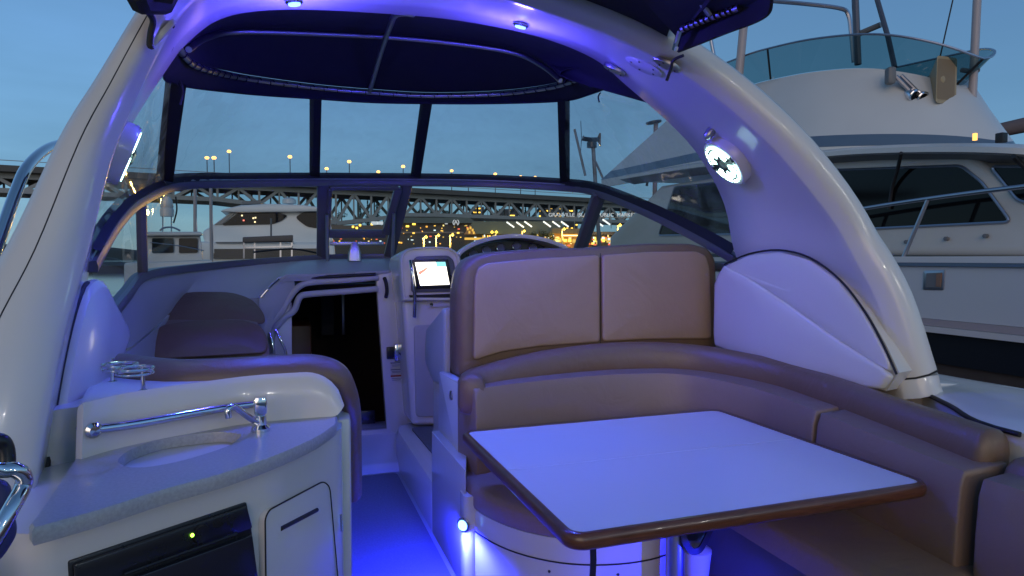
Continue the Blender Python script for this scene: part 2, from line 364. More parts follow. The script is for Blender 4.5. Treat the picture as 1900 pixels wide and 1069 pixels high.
# grab rail on the port side deck, outside the arch
MB().tube(cr([RX(-60, 620, -1.0), RX(0, 440, -1.0), RX(30, 355, -1.0), RX(52, 308, -1.0), RX(90, 275, -1.0), RX(135, 262, -1.0)], 6), 0.022, 12).build('side_rail', CHROME, hull)

# ------------------------------------------------------------------ radar arch
arch = thing('radar_arch', 'white sweeping radar arch over the cockpit, washed violet by blue lights', 'radar arch', (0.9, 2.5, 0.85))
A_ = [V((2.52, 2.75, 0.86)), V((2.43, 2.85, 1.14))]+[RY(px, py, 2.9) for px, py in ((1365, 485), (1340, 380), (1300, 300), (1250, 240), (1160, 160), (1100, 110), (1000, 70), (850, 40), (700, 27), (560, 20), (460, 25), (400, 42), (352, 78), (318, 118), (240, 240), (191, 345))]+[RY(166, 500, 2.85), RY(150, 620, 2.7), RX(120, 780, -0.62), RX(85, 935, -0.62)]
B_ = [RY(*p) for p in ((1672, 705, 2.0), (1632, 570, 2.05), (1588, 480, 2.1), (1540, 400, 2.15), (1440, 280, 2.22), (1340, 190, 2.3), (1240, 120, 2.35), (1130, 65, 2.35), (960, 5, 2.35), (800, -40, 2.35), (640, -60, 2.35), (500, -60, 2.35), (420, -40, 2.35), (368, -10, 2.35), (330, 32, 2.3), (300, 85, 2.25), (252, 185, 2.2), (210, 290, 2.1), (160, 480, 2.0), (120, 620, 1.9), (85, 790, 1.82), (58, 950, 1.78))]
CEN = V((0.87, 2.5, 1.2))
TH = [0.17, 0.165, 0.16, 0.155, 0.15, 0.145, 0.14, 0.14, 0.14, 0.14, 0.14, 0.14, 0.13, 0.12, 0.10, 0.10, 0.11, 0.13, 0.17, 0.21, 0.25, 0.26]
Af, Bf = cr(A_, 5), cr(B_, 5); Tf = [v.x for v in cr([V((t, 0, 0)) for t in TH], 5)]
rings = []; ARCHN = []
for i in range(len(Af)):
    a, b = Af[i], Bf[i]; j0, j1 = max(i-1, 0), min(i+1, len(Af)-1)
    tg = ((Af[j1]-Af[j0])+(Bf[j1]-Bf[j0])).normalized(); ab = (b-a).normalized()
    n = tg.cross(ab).normalized()
    mid = (a+b)/2
    if n.dot(mid-CEN) < 0: n = -n
    ARCHN.append(n); t = Tf[i]
    rings.append([a+ab*0.02, a.lerp(b, 0.35)+n*0.004, a.lerp(b, 0.7)+n*0.004, b-ab*0.05, b-ab*0.012, b+n*0.004-ab*0.001, b+n*0.02+ab*0.012, b+n*t*0.22+ab*0.035, b+n*t*0.5+ab*0.05, b+n*t*0.8+ab*0.035, b+n*t+ab*-0.01,
                  a.lerp(b, 0.5)+n*(t*1.08), a+n*t+ab*0.02, a+n*t*0.75-ab*0.02, a+n*t*0.25-ab*0.02, a+n*0.012+ab*0.004])
MB().loft(rings).build('arch_shell', GEL, arch, smooth=60)
# dark seam where the two moulded halves join, on the aft face
seam = [r[8].lerp(r[9], 0.45) for r in rings]
MB().tube(seam[72:], 0.0017, 6).build('seam', GASK, arch)
r0_ = rings[0]; c0_ = sum(r0_, V((0, 0, 0)))/len(r0_)
MB().loft([[V((c0_.x+(p.x-c0_.x)*k, c0_.y+(p.y-c0_.y)*k, min(p.z, 0.94)+dz)) for p in r0_] for k, dz in ((0.9, 0.0), (1.02, -0.004), (1.03, -0.02), (1.05, -0.045), (1.09, -0.075))]).build('leg_foot', GEL, arch, smooth=60)
MB().loft([[V((c0_.x+(p.x-c0_.x)*k, c0_.y+(p.y-c0_.y)*k, p.z+dz)) for p in r0_] for k, dz in ((1.006, 0.004), (1.006, -0.004))]).build('foot_seam', GASK, arch, smooth=60)
def archpt(px, py, seg):
    """point and inboard normal on the arch inner face near station seg"""
    i = min(seg*5, len(Af)-2); n = ARCHN[i]
    return onpl(px, py, Af[i].lerp(Bf[i], 0.5), n), -n
# puck lights
for px, py, seg in ((545, 1, 11), (967, 44, 8)):
    p, n = archpt(px, py, seg)
    e = MB().lathe([(0.034, 0.0), (0.034, 0.006), (0.028, 0.012), (0.0, 0.012)], p+n*0.001, n, 24).build('puck_light', CHROME, arch)
    MB().lathe([(0.024, 0.0), (0.022, 0.006), (0.0, 0.009)], p+n*0.012, n, 20).build('lens', LEDB, e)
    lamp('puck_lamp', 'POINT', p+n*0.15, BLUE, 13.0, arch, size=0.04)
    lamp('puck_beam', 'SPOT', p+n*0.03, (0.03, 0.11, 1.0), 38.0, arch, rot=(0.15, -0.1, -1), size=0.03, spot=120, blend=0.9)
# small reading light, round cover plates and canopy hinge plates on the starboard side
p, n = archpt(1322, 240, 4)
MB().lathe([(0.02, 0), (0.022, 0.02), (0.018, 0.045), (0.008, 0.055), (0, 0.056)], p, (n+V((0, 0, -0.3))), 16).build('reading_light', ALU, arch)
def plate(px, py, seg, ra, rb, t, mat, name, rot=0.0, screws=0):
    p, n = archpt(px, py, seg); u = n.cross(V((0, 0, 1))).normalized(); v = u.cross(n)
    u, v = u*math.cos(rot)+v*math.sin(rot), v*math.cos(rot)-u*math.sin(rot)
    ring = [p+u*ra*math.cos(2*math.pi*k/28)+v*rb*math.sin(2*math.pi*k/28) for k in range(28)]
    c = p
    o = MB().loft([[q+n*-0.003 for q in ring], [q+n*t*0.7 for q in ring], [c+(q-c)*0.94+n*t for q in ring]]).build(name, mat, arch)
    for k in range(screws):
        a = 2*math.pi*(k+0.4)/screws
        MB().lathe([(0.005, 0), (0.004, 0.003), (0, 0.0035)], p+u*ra*0.68*math.cos(a)+v*rb*0.68*math.sin(a)+n*t, n, 8).build('screw', BLKP, o)
    return o, p, n
plate(1195, 122, 6, 0.062, 0.092, 0.008, GEL, 'access_cover', -0.5, 5)
plate(1141, 128, 6, 0.03, 0.058, 0.012, ALU, 'hinge_plate', -0.3, 3)
plate(1238, 118, 6, 0.035, 0.062, 0.012, ALU, 'hinge_plate', -0.3, 3)
plate(300, 62, 14, 0.03, 0.06, 0.012, GEL, 'hinge_plate', 0.2, 2)
# black canopy struts hooked on the plates
def hook(pts, r, name='strut', mat=BLK): MB().tube(cr([RY(*q) for q in pts], 5), r, 8).build(name, mat, arch)
hook([(1268, 103, 2.2), (1250, 112, 2.24), (1244, 130, 2.26), (1237, 150, 2.27)], 0.006)
hook([(246, 2, 2.05), (256, 14, 2.1), (272, 20, 2.12), (284, 38, 2.15), (280, 60, 2.16), (278, 84, 2.17), (284, 85, 2.17)], 0.009)
hook([(332, 44, 2.6), (322, 62, 2.62), (318, 86, 2.66), (310, 100, 2.7)], 0.008)
MB().tube([RY(252, -20, 2.0), RY(262, 2, 2.06), RY(300, 4, 2.12), RY(310, -20, 2.12)], 0.035, 8).build('canopy_fold', CANV, arch)

# ------------------------------------------------------------------ speakers with lit rims
def speaker(px, py, seg, R, label, direct=None):
    p, n = archpt(px, py, seg)
    if direct: p, n = Af[direct].lerp(Bf[direct], 0.42)-ARCHN[direct]*0.004, -ARCHN[direct]
    t = thing('speaker', label, 'speaker', p, 'lit speakers on the arch legs')
    u = n.cross(V((0, 0, 1))).normalized(); v = u.cross(n)
    MB().lathe([(R*1.12, -0.01), (R*1.12, 0.03), (R*1.05, 0.042), (R*0.94, 0.042), (R*0.92, 0.03), (0, 0.03)], p, n, 36).build('housing', GEL, t)
    MB().lathe([(R*0.93, 0.03), (R*0.93, 0.038), (R*0.86, 0.041), (R*0.86, 0.032), (0, 0.031)], p, n, 36).build('cone', BLKP, t)
    def arcs(r0, r1, a0, a1, name='light_ring', m=LEDW, h=0.043):
        k = 12; A = [rad(a0+(a1-a0)*i/k) for i in range(k+1)]
        ring = [p+n*h+(u*math.cos(a)+v*math.sin(a))*r1 for a in A]+[p+n*h+(u*math.cos(a)+v*math.sin(a))*r0 for a in A[::-1]]
        MB().prism(ring, n*0.003).build(name, m, t)
    for k in range(2): arcs(R*0.80, R*0.92, 12+180*k, 168+180*k)
    for k in range(2): arcs(R*0.34, R*0.70, 14+180*k, 166+180*k, 'light_petal')
    for k in range(6):
        a = rad(60*k); e_ = 0.93 if k % 3 == 0 else 0.46
        MB().beam(p+n*0.047+(u*math.cos(a)+v*math.sin(a))*R*0.2, p+n*0.047+(u*math.cos(a)+v*math.sin(a))*R*e_, R*(0.10 if k % 3 == 0 else 0.14), 0.006, up=n).build('grille_spoke', BLKP, t)
    for k in range(10):
        a = rad(36*k+18)
        MB().beam(p+n*0.0465+(u*math.cos(a)+v*math.sin(a))*R*0.70, p+n*0.0465+(u*math.cos(a+0.25)+v*math.sin(a+0.25))*R*0.92, R*0.035, 0.004, up=n).build('grille_rib', BLKP, t)
    MB().lathe([(R*0.3, 0.03), (R*0.3, 0.05), (R*0.2, 0.056), (0, 0.057)], p, n, 24).build('grille_hub', BLKP, t)
    lamp('speaker_lamp', 'POINT', p+n*0.10, (0.6, 1, 0.95), 0.10, t, size=0.05)
speaker(1354, 294, 4, 0.116, 'round speaker with glowing white-green rings on the starboard arch leg')
speaker(213, 288, 17, 0.098, 'round glowing speaker seen edge-on on the port arch leg', 83)

# ------------------------------------------------------------------ forward canopy over the helm
can = thing('forward_canopy', 'black canvas canopy stretched from the arch to the windshield over tubular bows', 'canopy', (0.6, 3.4, 2.3))
lace = cr([RY(*q) for q in ((330, 82, 2.98), (345, 108, 3.1), (375, 127, 3.35), (450, 145, 3.85), (585, 163, 4.12), (690, 172, 4.18), (795, 178, 4.14), (920, 175, 4.0), (1020, 163, 3.68), (1080, 145, 3.35), (1130, 128, 3.02))], 8)
midb = cr([RY(*q) for q in ((350, 92, 3.05), (385, 70, 3.35), (445, 59, 3.55), (600, 63, 3.65), (750, 71, 3.66), (880, 85, 3.6), (960, 100, 3.5), (1010, 125, 3.35), (1040, 150, 3.2))], 8)
val = cr([RY(*q) for q in ((300, 108, 2.96), (316, 150, 3.26), (450, 170, 3.9), (585, 180, 4.17), (690, 187, 4.23), (795, 189, 4.19), (920, 189, 4.05), (1045, 184, 3.73), (1100, 170, 3.4), (1165, 143, 3.02))], 8)
N = 48
r0 = resamp([p+V((0, -0.01, 0.03)) for p in Af[27:74]][::-1], N); r1 = [p+V((0, 0, 0.03)) for p in resamp(midb, N)]; r2 = [p+V((0, 0, 0.022)) for p in resamp(lace, N)]
cols = [cr([r0[i], r1[i], r2[i]], 6) for i in range(N)]
for c in cols:
    for k, p in enumerate(c):
        s = (k % 6)/6; p.z -= 0.0
MB().slab(cols, 0.006).build('canvas_top', CANV, can)
vt = resamp(lace, N); vb = resamp(val, N)
MB().slab([[p+V((0, 0.014, 0.024)) for p in vt], [p.lerp(q, 0.5)+V((0, 0.022, 0)) for p, q in zip(vt, vb)], vb], 0.008).build('valance', CANV, can)
MB().tube(lace, 0.0135, 10).build('bow_tube', ALU, can)
MB().tube(midb, 0.0135, 10).build('bow_tube', ALU, can)
MB().tube(cr([RY(762, 24, 2.93), RY(735, 27, 2.98), RY(724, 48, 3.3), RY(706, 100, 3.7), RY(686, 170, 4.17)], 6), 0.014, 10).build('fore_and_aft_tube', ALU, can)
MB().box(RY(756, 23, 2.90), (0.07, 0.03, 0.03), rz=0.1).build('tube_bracket', ALU, can, bev=0.008)
LP = resamp(lace, 43)
for i in range(1, 42):
    p = LP[i]; t = (LP[i+1]-LP[i-1]).normalized(); u = t.cross(V((0, 0, 1))).normalized(); w_ = t.cross(u)
    q = [p+t*(-0.012+0.024*k/12)+(u*math.cos(2*math.pi*k/12)+w_*math.sin(2*math.pi*k/12))*0.0155 for k in range(13)]
    MB().tube(q, 0.0028, 5).build('lacing', STRAP, can)
MB().tube(cr([RY(1114, 172, 3.2), RY(1110, 180, 3.2), RY(1112, 190, 3.2)], 4), 0.004, 6).build('tie_cord', STRAP, can)
MB().tube(cr([RY(334, 150, 3.2), RY(340, 170, 3.2), RY(334, 195, 3.18)], 4), 0.005, 6).build('tie_cord', STRAP, can)
MB().tube(cr([RY(1130, 128, 3.02), RY(1142, 138, 2.98), RY(1152, 150, 2.95)], 4), 0.012, 8).build('bow_end', CHROME, can)

# ------------------------------------------------------------------ aft canopy
ac = thing('aft_canopy', 'dark navy canvas canopy laced to tubes behind the arch, upper right', 'canopy', (0.7, 2.0, 2.15))
EB = resamp([Bf[i]+ARCHN[i]*0.06 for i in range(31, 72)], 22)
clow = cr([RY(1256, 96, 2.22), RY(1300, 80, 2.08), RY(1350, 60, 1.93), RY(1400, 42, 1.8), RY(1424, 26, 1.72), RY(1429, 0, 1.66), RY(1432, -40, 1.6)], 5)
cmid = cr([RY(1258, 72, 2.24), RY(1296, 50, 2.1), RY(1346, 28, 1.95), RY(1392, 8, 1.82), RY(1414, -6, 1.74), RY(1418, -30, 1.68), RY(1420, -60, 1.62)], 5)
MB().slab([clow, cmid], 0.01).build('valance', CANV, ac)
E2 = resamp(cmid, 22)
rows = []
for i in range(22):
    b = EB[i]; out = E2[i] if False else cmid[0].lerp(cmid[-1], 0) if i == 0 else V((cmid[-1].x-(cmid[-1].x+0.5)*i/21, 1.55, cmid[-1].z+0.12*math.sin(math.pi*i/21)))
    rows.append([b, b.lerp(out, 0.33)+V((0, 0, 0.05)), b.lerp(out, 0.66)+V((0, 0, 0.05)), out])
MB().slab(rows, 0.006).build('canvas_top', CANV, ac)
fan = V((0.75, 1.9, 2.42))
MB().slab([cmid, [p.lerp(fan, 0.35)+V((0, 0, 0.03)) for p in cmid], [p.lerp(fan, 0.7)+V((0, 0, 0.03)) for p in cmid], [p.lerp(fan, 0.98) for p in cmid]], 0.006).build('canvas_side', CANV, ac)
tb = cr([RY(1266, 54, 2.14), RY(1310, 36, 2.02), RY(1350, 22, 1.92), RY(1372, 14, 1.86)], 5)
MB().tube(tb, 0.0125, 10).build('bow_tube', ALU, ac)
MB().tube([RY(1302, 6, 1.98), RY(1318, 28, 1.98)], 0.011, 8).build('bow_tube', ALU, ac)
TP = resamp(tb, 12)
for i in range(1, 11):
    p = TP[i]; t = (TP[i+1]-TP[i-1]).normalized(); u = t.cross(V((0, 0, 1))).normalized(); w_ = t.cross(u)
    MB().tube([p+t*(-0.008+0.016*k/12)+(u*math.cos(2*math.pi*k/12)+w_*math.sin(2*math.pi*k/12))*0.015 for k in range(13)], 0.0028, 5).build('lacing', STRAP, ac)
MB().tube(cr([RY(1262, 58, 2.16), RY(1256, 78, 2.18), RY(1252, 92, 2.2)], 4), 0.012, 8).build('tube_end', CHROME, ac)

# ------------------------------------------------------------------ windshield
ws = thing('windshield', 'wraparound tinted windshield with dark frame and opening centre vent', 'windshield', (0.8, 4.6, 1.35))
TS = [RX(168, 495, -0.64), RX(215, 415, -0.645), RX(262, 372, -0.65)]+[RY(*q) for q in ((330, 346, 4.3), (450, 342, 4.7), (600, 340, 4.9), (680, 340, 4.95), (755, 340, 4.95), (900, 342, 4.9), (1050, 350, 4.6), (1112, 360, 4.3), (1200, 395, 3.75), (1300, 445, 3.3), (1365, 483, 3.0))]
BS = [RX(196, 592, -0.65), RX(232, 548, -0.66), RX(265, 512, -0.68)]+[RY(*q) for q in ((330, 500, 4.4), (450, 488, 5.0), (598, 478, 5.3), (660, 477, 5.35), (722, 476, 5.35), (880, 476, 5.3), (1030, 478, 5.0), (1070, 480, 4.75), (1180, 484, 4.1), (1290, 490, 3.45), (1360, 498, 3.02))]
K = 6; TF, BF = cr(TS, K), cr(BS, K)
sec = [(-0.02, -0.022), (0.02, -0.022), (0.024, 0), (0.02, 0.022), (-0.02, 0.022), (-0.024, 0)]
MB().sweep(TF, sec).build('top_rail', WSF, ws, smooth=30)
MB().tube([p+V((0, -0.012, 0.026)) for p in TF], 0.009, 8).build('trim', ALU, ws)
MB().sweep([p+V((0, 0, 0.0)) for p in BF], [(a*1.1, b*1.0) for a, b in sec]).build('sill_rail', WSF, ws, smooth=30)
for i, wd in ((2, 0.035), (5, 0.085), (7, 0.085), (10, 0.10)):
    MB().beam(TF[i*K], BF[i*K], wd, 0.045, up=(0.0, 1, 0) if i > 2 else (1, 0, 0)).build('mullion', WSF, ws, bev=0.006)
for a, b in ((0, 2), (2, 5), (5, 7), (7, 10), (10, 13)):
    rows = [[TF[j].lerp(BF[j], s) for j in range(a*K, b*K+1)] for s in (0.02, 0.25, 0.5, 0.75, 0.98)]
    MB().sheet(rows).build('pane', GLASS, ws)
# opening vent frame in the centre section
vx = [RY(612, 350, 4.93), RY(738, 350, 4.94), RY(714, 434, 5.18), RY(608, 434, 5.18)]
for a, b, wd in ((0, 1, 0.03), (1, 2, 0.055), (2, 3, 0.06), (3, 0, 0.03)):
    MB().beam(vx[a]+V((0, -0.035, 0)), vx[b]+V((0, -0.035, 0)), wd, 0.04, up=(0, 1, 0.3)).build('vent_frame', WSF, ws, bev=0.006)
MB().beam(RY(612, 452, 5.24), RY(712, 452, 5.24), 0.03, 0.03).build('vent_bar', ALU, ws, bev=0.004)
for px0, py0, px1, py1 in ((607, 398, 608, 484), (731, 396, 728, 484)):
    MB().tube([RY(px0, py0, 5.0), RY(px1, py1, 5.12)], 0.013, 10).build('vent_strut', ALU, ws)
bp_ = [RY(658, y_, 5.1) for y_ in (484, 470, 456, 450)]
MB().loft([[c+V((x_*s_, y_*s_, 0)) for x_, y_ in rrect(-0.05, 0.05, -0.03, 0.03, 0.015, 3)] for c, s_ in zip(bp_, (1.0, 0.9, 0.62, 0.4))]).build('compass_mount', ALU, ws)
# wipers and clutter just outside the glass
MB().tube(cr([RY(470, 468, 5.4), RY(540, 462, 5.5), RY(590, 470, 5.5)], 4), 0.008, 6).build('wiper', BLK, ws)

# ------------------------------------------------------------------ clear enclosure curtains
def band(top, bot, n): return resamp(top, n), resamp(bot, n)
def sub(path, a, b, n):
    P = resamp(path, 400); i0, i1 = int(a*399), int(b*399); return resamp(P[i0:i1+1], n)
def fracpx(path, px):
    P = resamp(path, 400); best = 0; bd = 1e9
    for i, p in enumerate(P):
        q = p-EYEV; x = CX+F*q.dot(crt)/q.dot(cf)
        if abs(x-px) < bd: bd = abs(x-px); best = i
    return best/399
TOPW = [p+V((0, -0.01, 0.045)) for p in TF]
def curtain(name_label, tx0, tx1, bx0, bx1, mat, wrinkle, strips, seed, bow=0.0):
    rnd = random.Random(seed)
    a0, a1 = fracpx(val, tx0), fracpx(val, tx1); b0, b1 = fracpx(TOPW, bx0), fracpx(TOPW, bx1)
    n = 26; T = sub(val, a0, a1, n); B = sub(TOPW, b0, b1, n)
    M_ = 18; rows = []
    ph = [rnd.uniform(0, 6.28) for _ in range(4)]
    for i in range(M_+1):
        s = i/M_; r = []
        for j in range(n):
            k = j/(n-1); p = T[j].lerp(B[j], s)
            bl = math.sin(math.pi*s)*math.sin(math.pi*k)
            off = 0.02*bl+wrinkle*(math.sin(9*k+ph[0]+3*s)*0.5+math.sin(17*k+ph[1]-5*s)*0.3+math.sin(7*s+ph[2]+4*k)*0.4)*min(1, 3*min(s, 1-s)+0.15)
            d = V((p.x-0.8, p.y-2.2, 0)).normalized(); r.append(p+d*off+V((bow*math.sin(math.pi*s)**0.7*(k if bow > 0 else 1-k)**1.5, 0, 0)))
        rows.append(r)
    c = rows[M_//2][n//2]
    t = thing('enclosure_curtain', name_label, 'curtain', V((c.x, c.y, rows[-1][n//2].z)), 'clear vinyl enclosure curtains')
    MB().sheet(rows).build('vinyl_pane', mat, t)
    def strip(ptsA, wd, nm='binding'):
        P = resamp(ptsA, 16); sec2 = []
        rr = []
        for i in range(16):
            tg = (P[min(i+1, 15)]-P[max(i-1, 0)]).normalized(); toc = (EYEV-P[i]); toc.z = 0; toc.normalize()
            sdv = tg.cross(toc).normalized(); q = P[i]+toc*0.004
            rr.append([q+sdv*wd/2+toc*0.004, q-sdv*wd/2+toc*0.004, q-sdv*wd/2-toc*0.008, q+sdv*wd/2-toc*0.008])
        MB().loft(rr).build(nm, STRAP, t, smooth=30)
    if 'R' in strips: strip([r[-1] for r in rows], strips['R'], 'zip_strip')
    if 'L' in strips: strip([r[0] for r in rows], strips['L'], 'zip_strip')
    strip([rows[-1][j] for j in range(n)], 0.055, 'lower_binding')
    strip([rows[0][j] for j in range(n)], 0.03, 'upper_binding')
    return rows
curtain('clear vinyl curtain left of centre above the windshield, showing plain sky', 326, 585, 306, 583, VINYL, 0.002, {'L': 0.085}, 1)
curtain('narrow clear vinyl curtain in the middle above the windshield vent', 586, 790, 584, 771, VINYL, 0.002, {'L': 0.07}, 2)
curtain('clear vinyl curtain right of centre above the windshield, beyond the helm seat', 791, 1045, 772, 1047, VINYL, 0.002, {'L': 0.075, 'R': 0.075}, 3)
curtain('wrinkled clear vinyl side curtain in front of the starboard arch leg', 1047, 1162, 1049, 1362, VINYLW, 0.012, {}, 4, 0.34)
curtain('wrinkled clear vinyl side curtain beside the port arch leg, catching orange glints', 301, 318, 172, 304, VINYLW, 0.014, {}, 5, -0.08)

# ------------------------------------------------------------------ dashboard and cabin bulkhead
dash = thing('dashboard', 'grey moulded dashboard shelf under the windshield', 'dashboard', (0.5, 4.9, 0.9))
# shelf: from the windshield sill aft to the bulkhead edge / lounge back
aftE = [V((-0.66, 2.8, 1.02)), V((-0.66, 3.4, 1.0)), V((-0.66, 4.0, 1.03)), RY(330, 566, 4.45), RY(420, 556, 4.6), RY(490, 552, 4.62), RY(522, 510, 4.62), RY(700, 505, 4.70), RY(790, 500, 4.75), V((1.3, 4.85, 1.36)), V((1.9, 4.8, 1.36)), V((2.25, 4.3, 1.34)), V((2.33, 3.3, 1.32))]
fw = resamp([p+V((0, 0, -0.012)) for p in BF], 80); ae = resamp(aftE, 80)
ae2 = []
for k in range(80):
    ae2.append(ae[k])
MB().slab([[fw[i].lerp(ae2[i], s)+V((0, 0, 0.02*math.sin(math.pi*s))) for i in range(80)] for s in (0, 0.2, 0.4, 0.6, 0.8, 0.95, 1.0)], -0.02).build('dash_top', DASH, dash)
MB().slab([[p+V((0, -0.002, -0.012)) for p in ae2], [p+V((0, 0.012, -0.045 if -0.08 < p.x < 0.85 else -0.30)) for p in ae2]], -0.02).build('dash_face', DASH, dash)
MB().tube([p+V((0, 0, -0.004)) for p in ae2[38:64]], 0.014, 8).build('dash_lip', DASH, dash)

bulk = thing('cabin_bulkhead', 'companionway bulkhead with open dark doorway, curved hatch trim and steel latch', 'bulkhead', (0.35, 4.7, 0.0))
Yb = 4.70
def bp2(px, py): p = RY(px, py, Yb); return (p.x, p.z)
op = [(0.04, 0.15), (0.045, 0.80), (0.05, 1.10), (0.11, 1.165), (0.615, 1.20), (0.63, 0.95), (0.685, 0.19)]
# wall pieces round the opening
MB().prism([V((-0.80, Yb, 0.0)), V((op[0][0], Yb, 0.0)), V((op[1][0], Yb, op[1][1])), V((op[2][0], Yb, op[2][1])), V((-0.02, Yb, 1.16)), V((-0.80, Yb, 1.10))], (0, 0.07, 0)).build('wall_panel', GEL, bulk, bev=0.006)
MB().prism([V((0.615, Yb, 1.20)), V((0.63, Yb, 0.95)), V((0.688, Yb, 0.0)), V((0.86, Yb, 0.0)), V((0.82, Yb, 1.33)), V((0.605, Yb, 1.30))], (0, 0.07, 0)).build('jamb_panel', GEL, bulk, bev=0.008)
MB().prism([V((0.04, Yb, 0.19)), V((0.69, Yb, 0.19)), V((0.69, Yb, 0.0)), V((0.04, Yb, 0.0))], (0, 0.07, 0)).build('threshold', GEL, bulk, bev=0.008)
# hatch trims
def trim(pts, r, y, mat=GEL, name='hatch_trim'): MB().tube(cr([RY(px, py, y) for px, py in pts], 6), r, 10).build(name, mat, bulk)
trim([(502, 672), (503, 640), (508, 616), (528, 590), (546, 576), (556, 552), (575, 546), (640, 541), (700, 536)], 0.022, 4.665, DASH)
trim([(493, 690), (495, 640), (500, 606), (526, 574), (540, 548), (558, 530), (580, 524), (640, 520), (702, 515)], 0.022, 4.675, GELG)
trim([(548, 517), (600, 514), (697, 509)], 0.012, 4.66, BLK, 'hatch_gap')
# sloped cheek between dash and hatch
ck = [RY(480, 548, 4.58), RY(516, 514, 4.62), RY(545, 512, 4.66), RY(548, 540, 4.67), RY(530, 580, 4.665), RY(502, 610, 4.66), RY(498, 640, 4.66), RY(482, 600, 4.6)]
MB().prism(fillet(ck, 0.02), (0, 0.06, 0.0)).build('hatch_cheek', DASH, bulk, bev=0.006)
MB().tube(cr([RY(484, 552, 4.56), RY(500, 534, 4.57), RY(518, 518, 4.59)], 4), 0.006, 8).build('cheek_rail', CHROME, bulk)
# interior of the cabin behind the doorway
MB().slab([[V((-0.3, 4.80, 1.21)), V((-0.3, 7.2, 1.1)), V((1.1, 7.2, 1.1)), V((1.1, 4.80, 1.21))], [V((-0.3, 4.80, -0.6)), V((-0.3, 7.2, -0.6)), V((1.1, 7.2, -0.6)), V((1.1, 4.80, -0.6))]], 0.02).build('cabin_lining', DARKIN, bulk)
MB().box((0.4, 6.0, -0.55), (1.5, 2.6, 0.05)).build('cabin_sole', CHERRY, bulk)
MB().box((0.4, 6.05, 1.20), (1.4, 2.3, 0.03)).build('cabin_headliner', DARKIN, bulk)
MB().box((0.06, 6.1, 0.2), (0.3, 0.8, 1.3)).build('cabin_locker', CHERRY, bulk, bev=0.01)
MB().box((0.55, 6.7, 0.85), (0.03, 0.03, 0.4)).build('cabin_post', ALU, bulk, bev=0.005)
MB().box((0.4, 6.72, 0.86), (0.12, 0.02, 0.42)).build('cabin_curtain', pm('curtain_cloth', (0.06, 0.06, 0.09), 0.8), bulk, bev=0.005)
# latch, labels, handles on the jamb
MB().box(RY(724, 655, 4.69), (0.05, 0.025, 0.085)).build('latch_recess', BLKP, bulk, bev=0.005)
lt = MB().box(RY(738, 654, 4.685), (0.055, 0.045, 0.125)).build('latch', CHROME, bulk, bev=0.012)
MB().lathe([(0.012, 0), (0.012, 0.02), (0.018, 0.022), (0.016, 0.034), (0, 0.036)], RY(744, 656, 4.66), (0.3, -1, 0), 14).build('knob', BLKP, lt)
LABW = pm('label_white', (0.6, 0.58, 0.58), 0.5); LABR = pm('label_red', (0.32, 0.03, 0.02), 0.5); LABG = pm('label_grey', (0.2, 0.2, 0.22), 0.5)
for y0, m_, h_ in ((676, LABW, 0.035), (688, LABW, 0.03), (701, LABW, 0.045)):
    c = RY(737, y0, 4.69); lb = MB().box(c, (0.10, 0.006, h_)).build('warning_label', m_, bulk)
    MB().box(c+V((0, -0.004, h_*0.32)), (0.094, 0.004, h_*0.25)).build('label_band', LABR if y0 == 701 else LABG, lb)
    for k in range(2): MB().box(c+V((-0.006*k, -0.004, -h_*(0.08+0.25*k))), (0.08-0.02*k, 0.004, 0.004)).build('label_line', LABG, lb)
MB().tube(cr([RY(713, 516, 4.66), RY(716, 524, 4.64), RY(718, 540, 4.64), RY(716, 552, 4.66)], 4), 0.013, 8).build('door_pull', BLK, bulk)
# grab handles and a lit chrome strip on the left of the door
MB().tube(cr([RY(512, 612, 4.62), RY(520, 630, 4.6), RY(529, 650, 4.6), RY(532, 672, 4.6), RY(533, 690, 4.62)], 5), 0.009, 10).build('grab_handle', CHROME, bulk)
MB().tube(cr([RY(500, 618, 4.62), RY(506, 640, 4.6), RY(509, 668, 4.6), RY(510, 690, 4.61)], 5), 0.011, 10).build('grab_handle', CHROME, bulk)
MB().box(RY(678, 783, 4.9), (0.14, 0.02, 0.17)).build('step_locker', BLKP, bulk, bev=0.005)

# ------------------------------------------------------------------ helm console
helm = thing('helm_console', 'grey moulded helm console with rounded screen pod beside the doorway', 'helm console', (1.2, 4.5, 0.2))
prof = [(742, 478), (747, 468), (760, 461), (790, 458), (825, 458), (842, 463), (855, 478), (858, 520)]
pod = [RY(px, py, 4.36) for px, py in [(746, 560), (741, 500)]+prof+[(862, 560)]]
pod = cr(pod, 3)
cpod = sum(pod, V((0, 0, 0)))/len(pod)
MB().loft([[p+V((0, 0.45, -0.03)) for p in pod], [p+V((0, 0.05, 0)) for p in pod], [cpod+(p-cpod)*0.985 for p in pod], [cpod+(p-cpod)*0.95+V((0, -0.012, 0)) for p in pod], [cpod+(p-cpod)*0.90+V((0, -0.010, 0)) for p in pod], [cpod+(p-cpod)*0.87+V((0, 0.02, 0)) for p in pod]]).build('screen_pod', GEL, helm, smooth=50)
face = [RY(px, py, 4.37) for px, py in ((763, 543), (764, 487), (772, 476), (832, 474), (842, 483), (852, 541))]
MB().prism(fillet(face, 0.02), (0, 0.02, 0)).build('screen_panel', WSF, helm, bev=0.004)
MB().prism([RY(px, py, 4.355) for px, py in ((760, 548), (852, 545), (854, 552), (762, 556))], (0, 0.05, 0)).build('panel_gap', BLK, helm)  # black strip along the joint below the screen panel
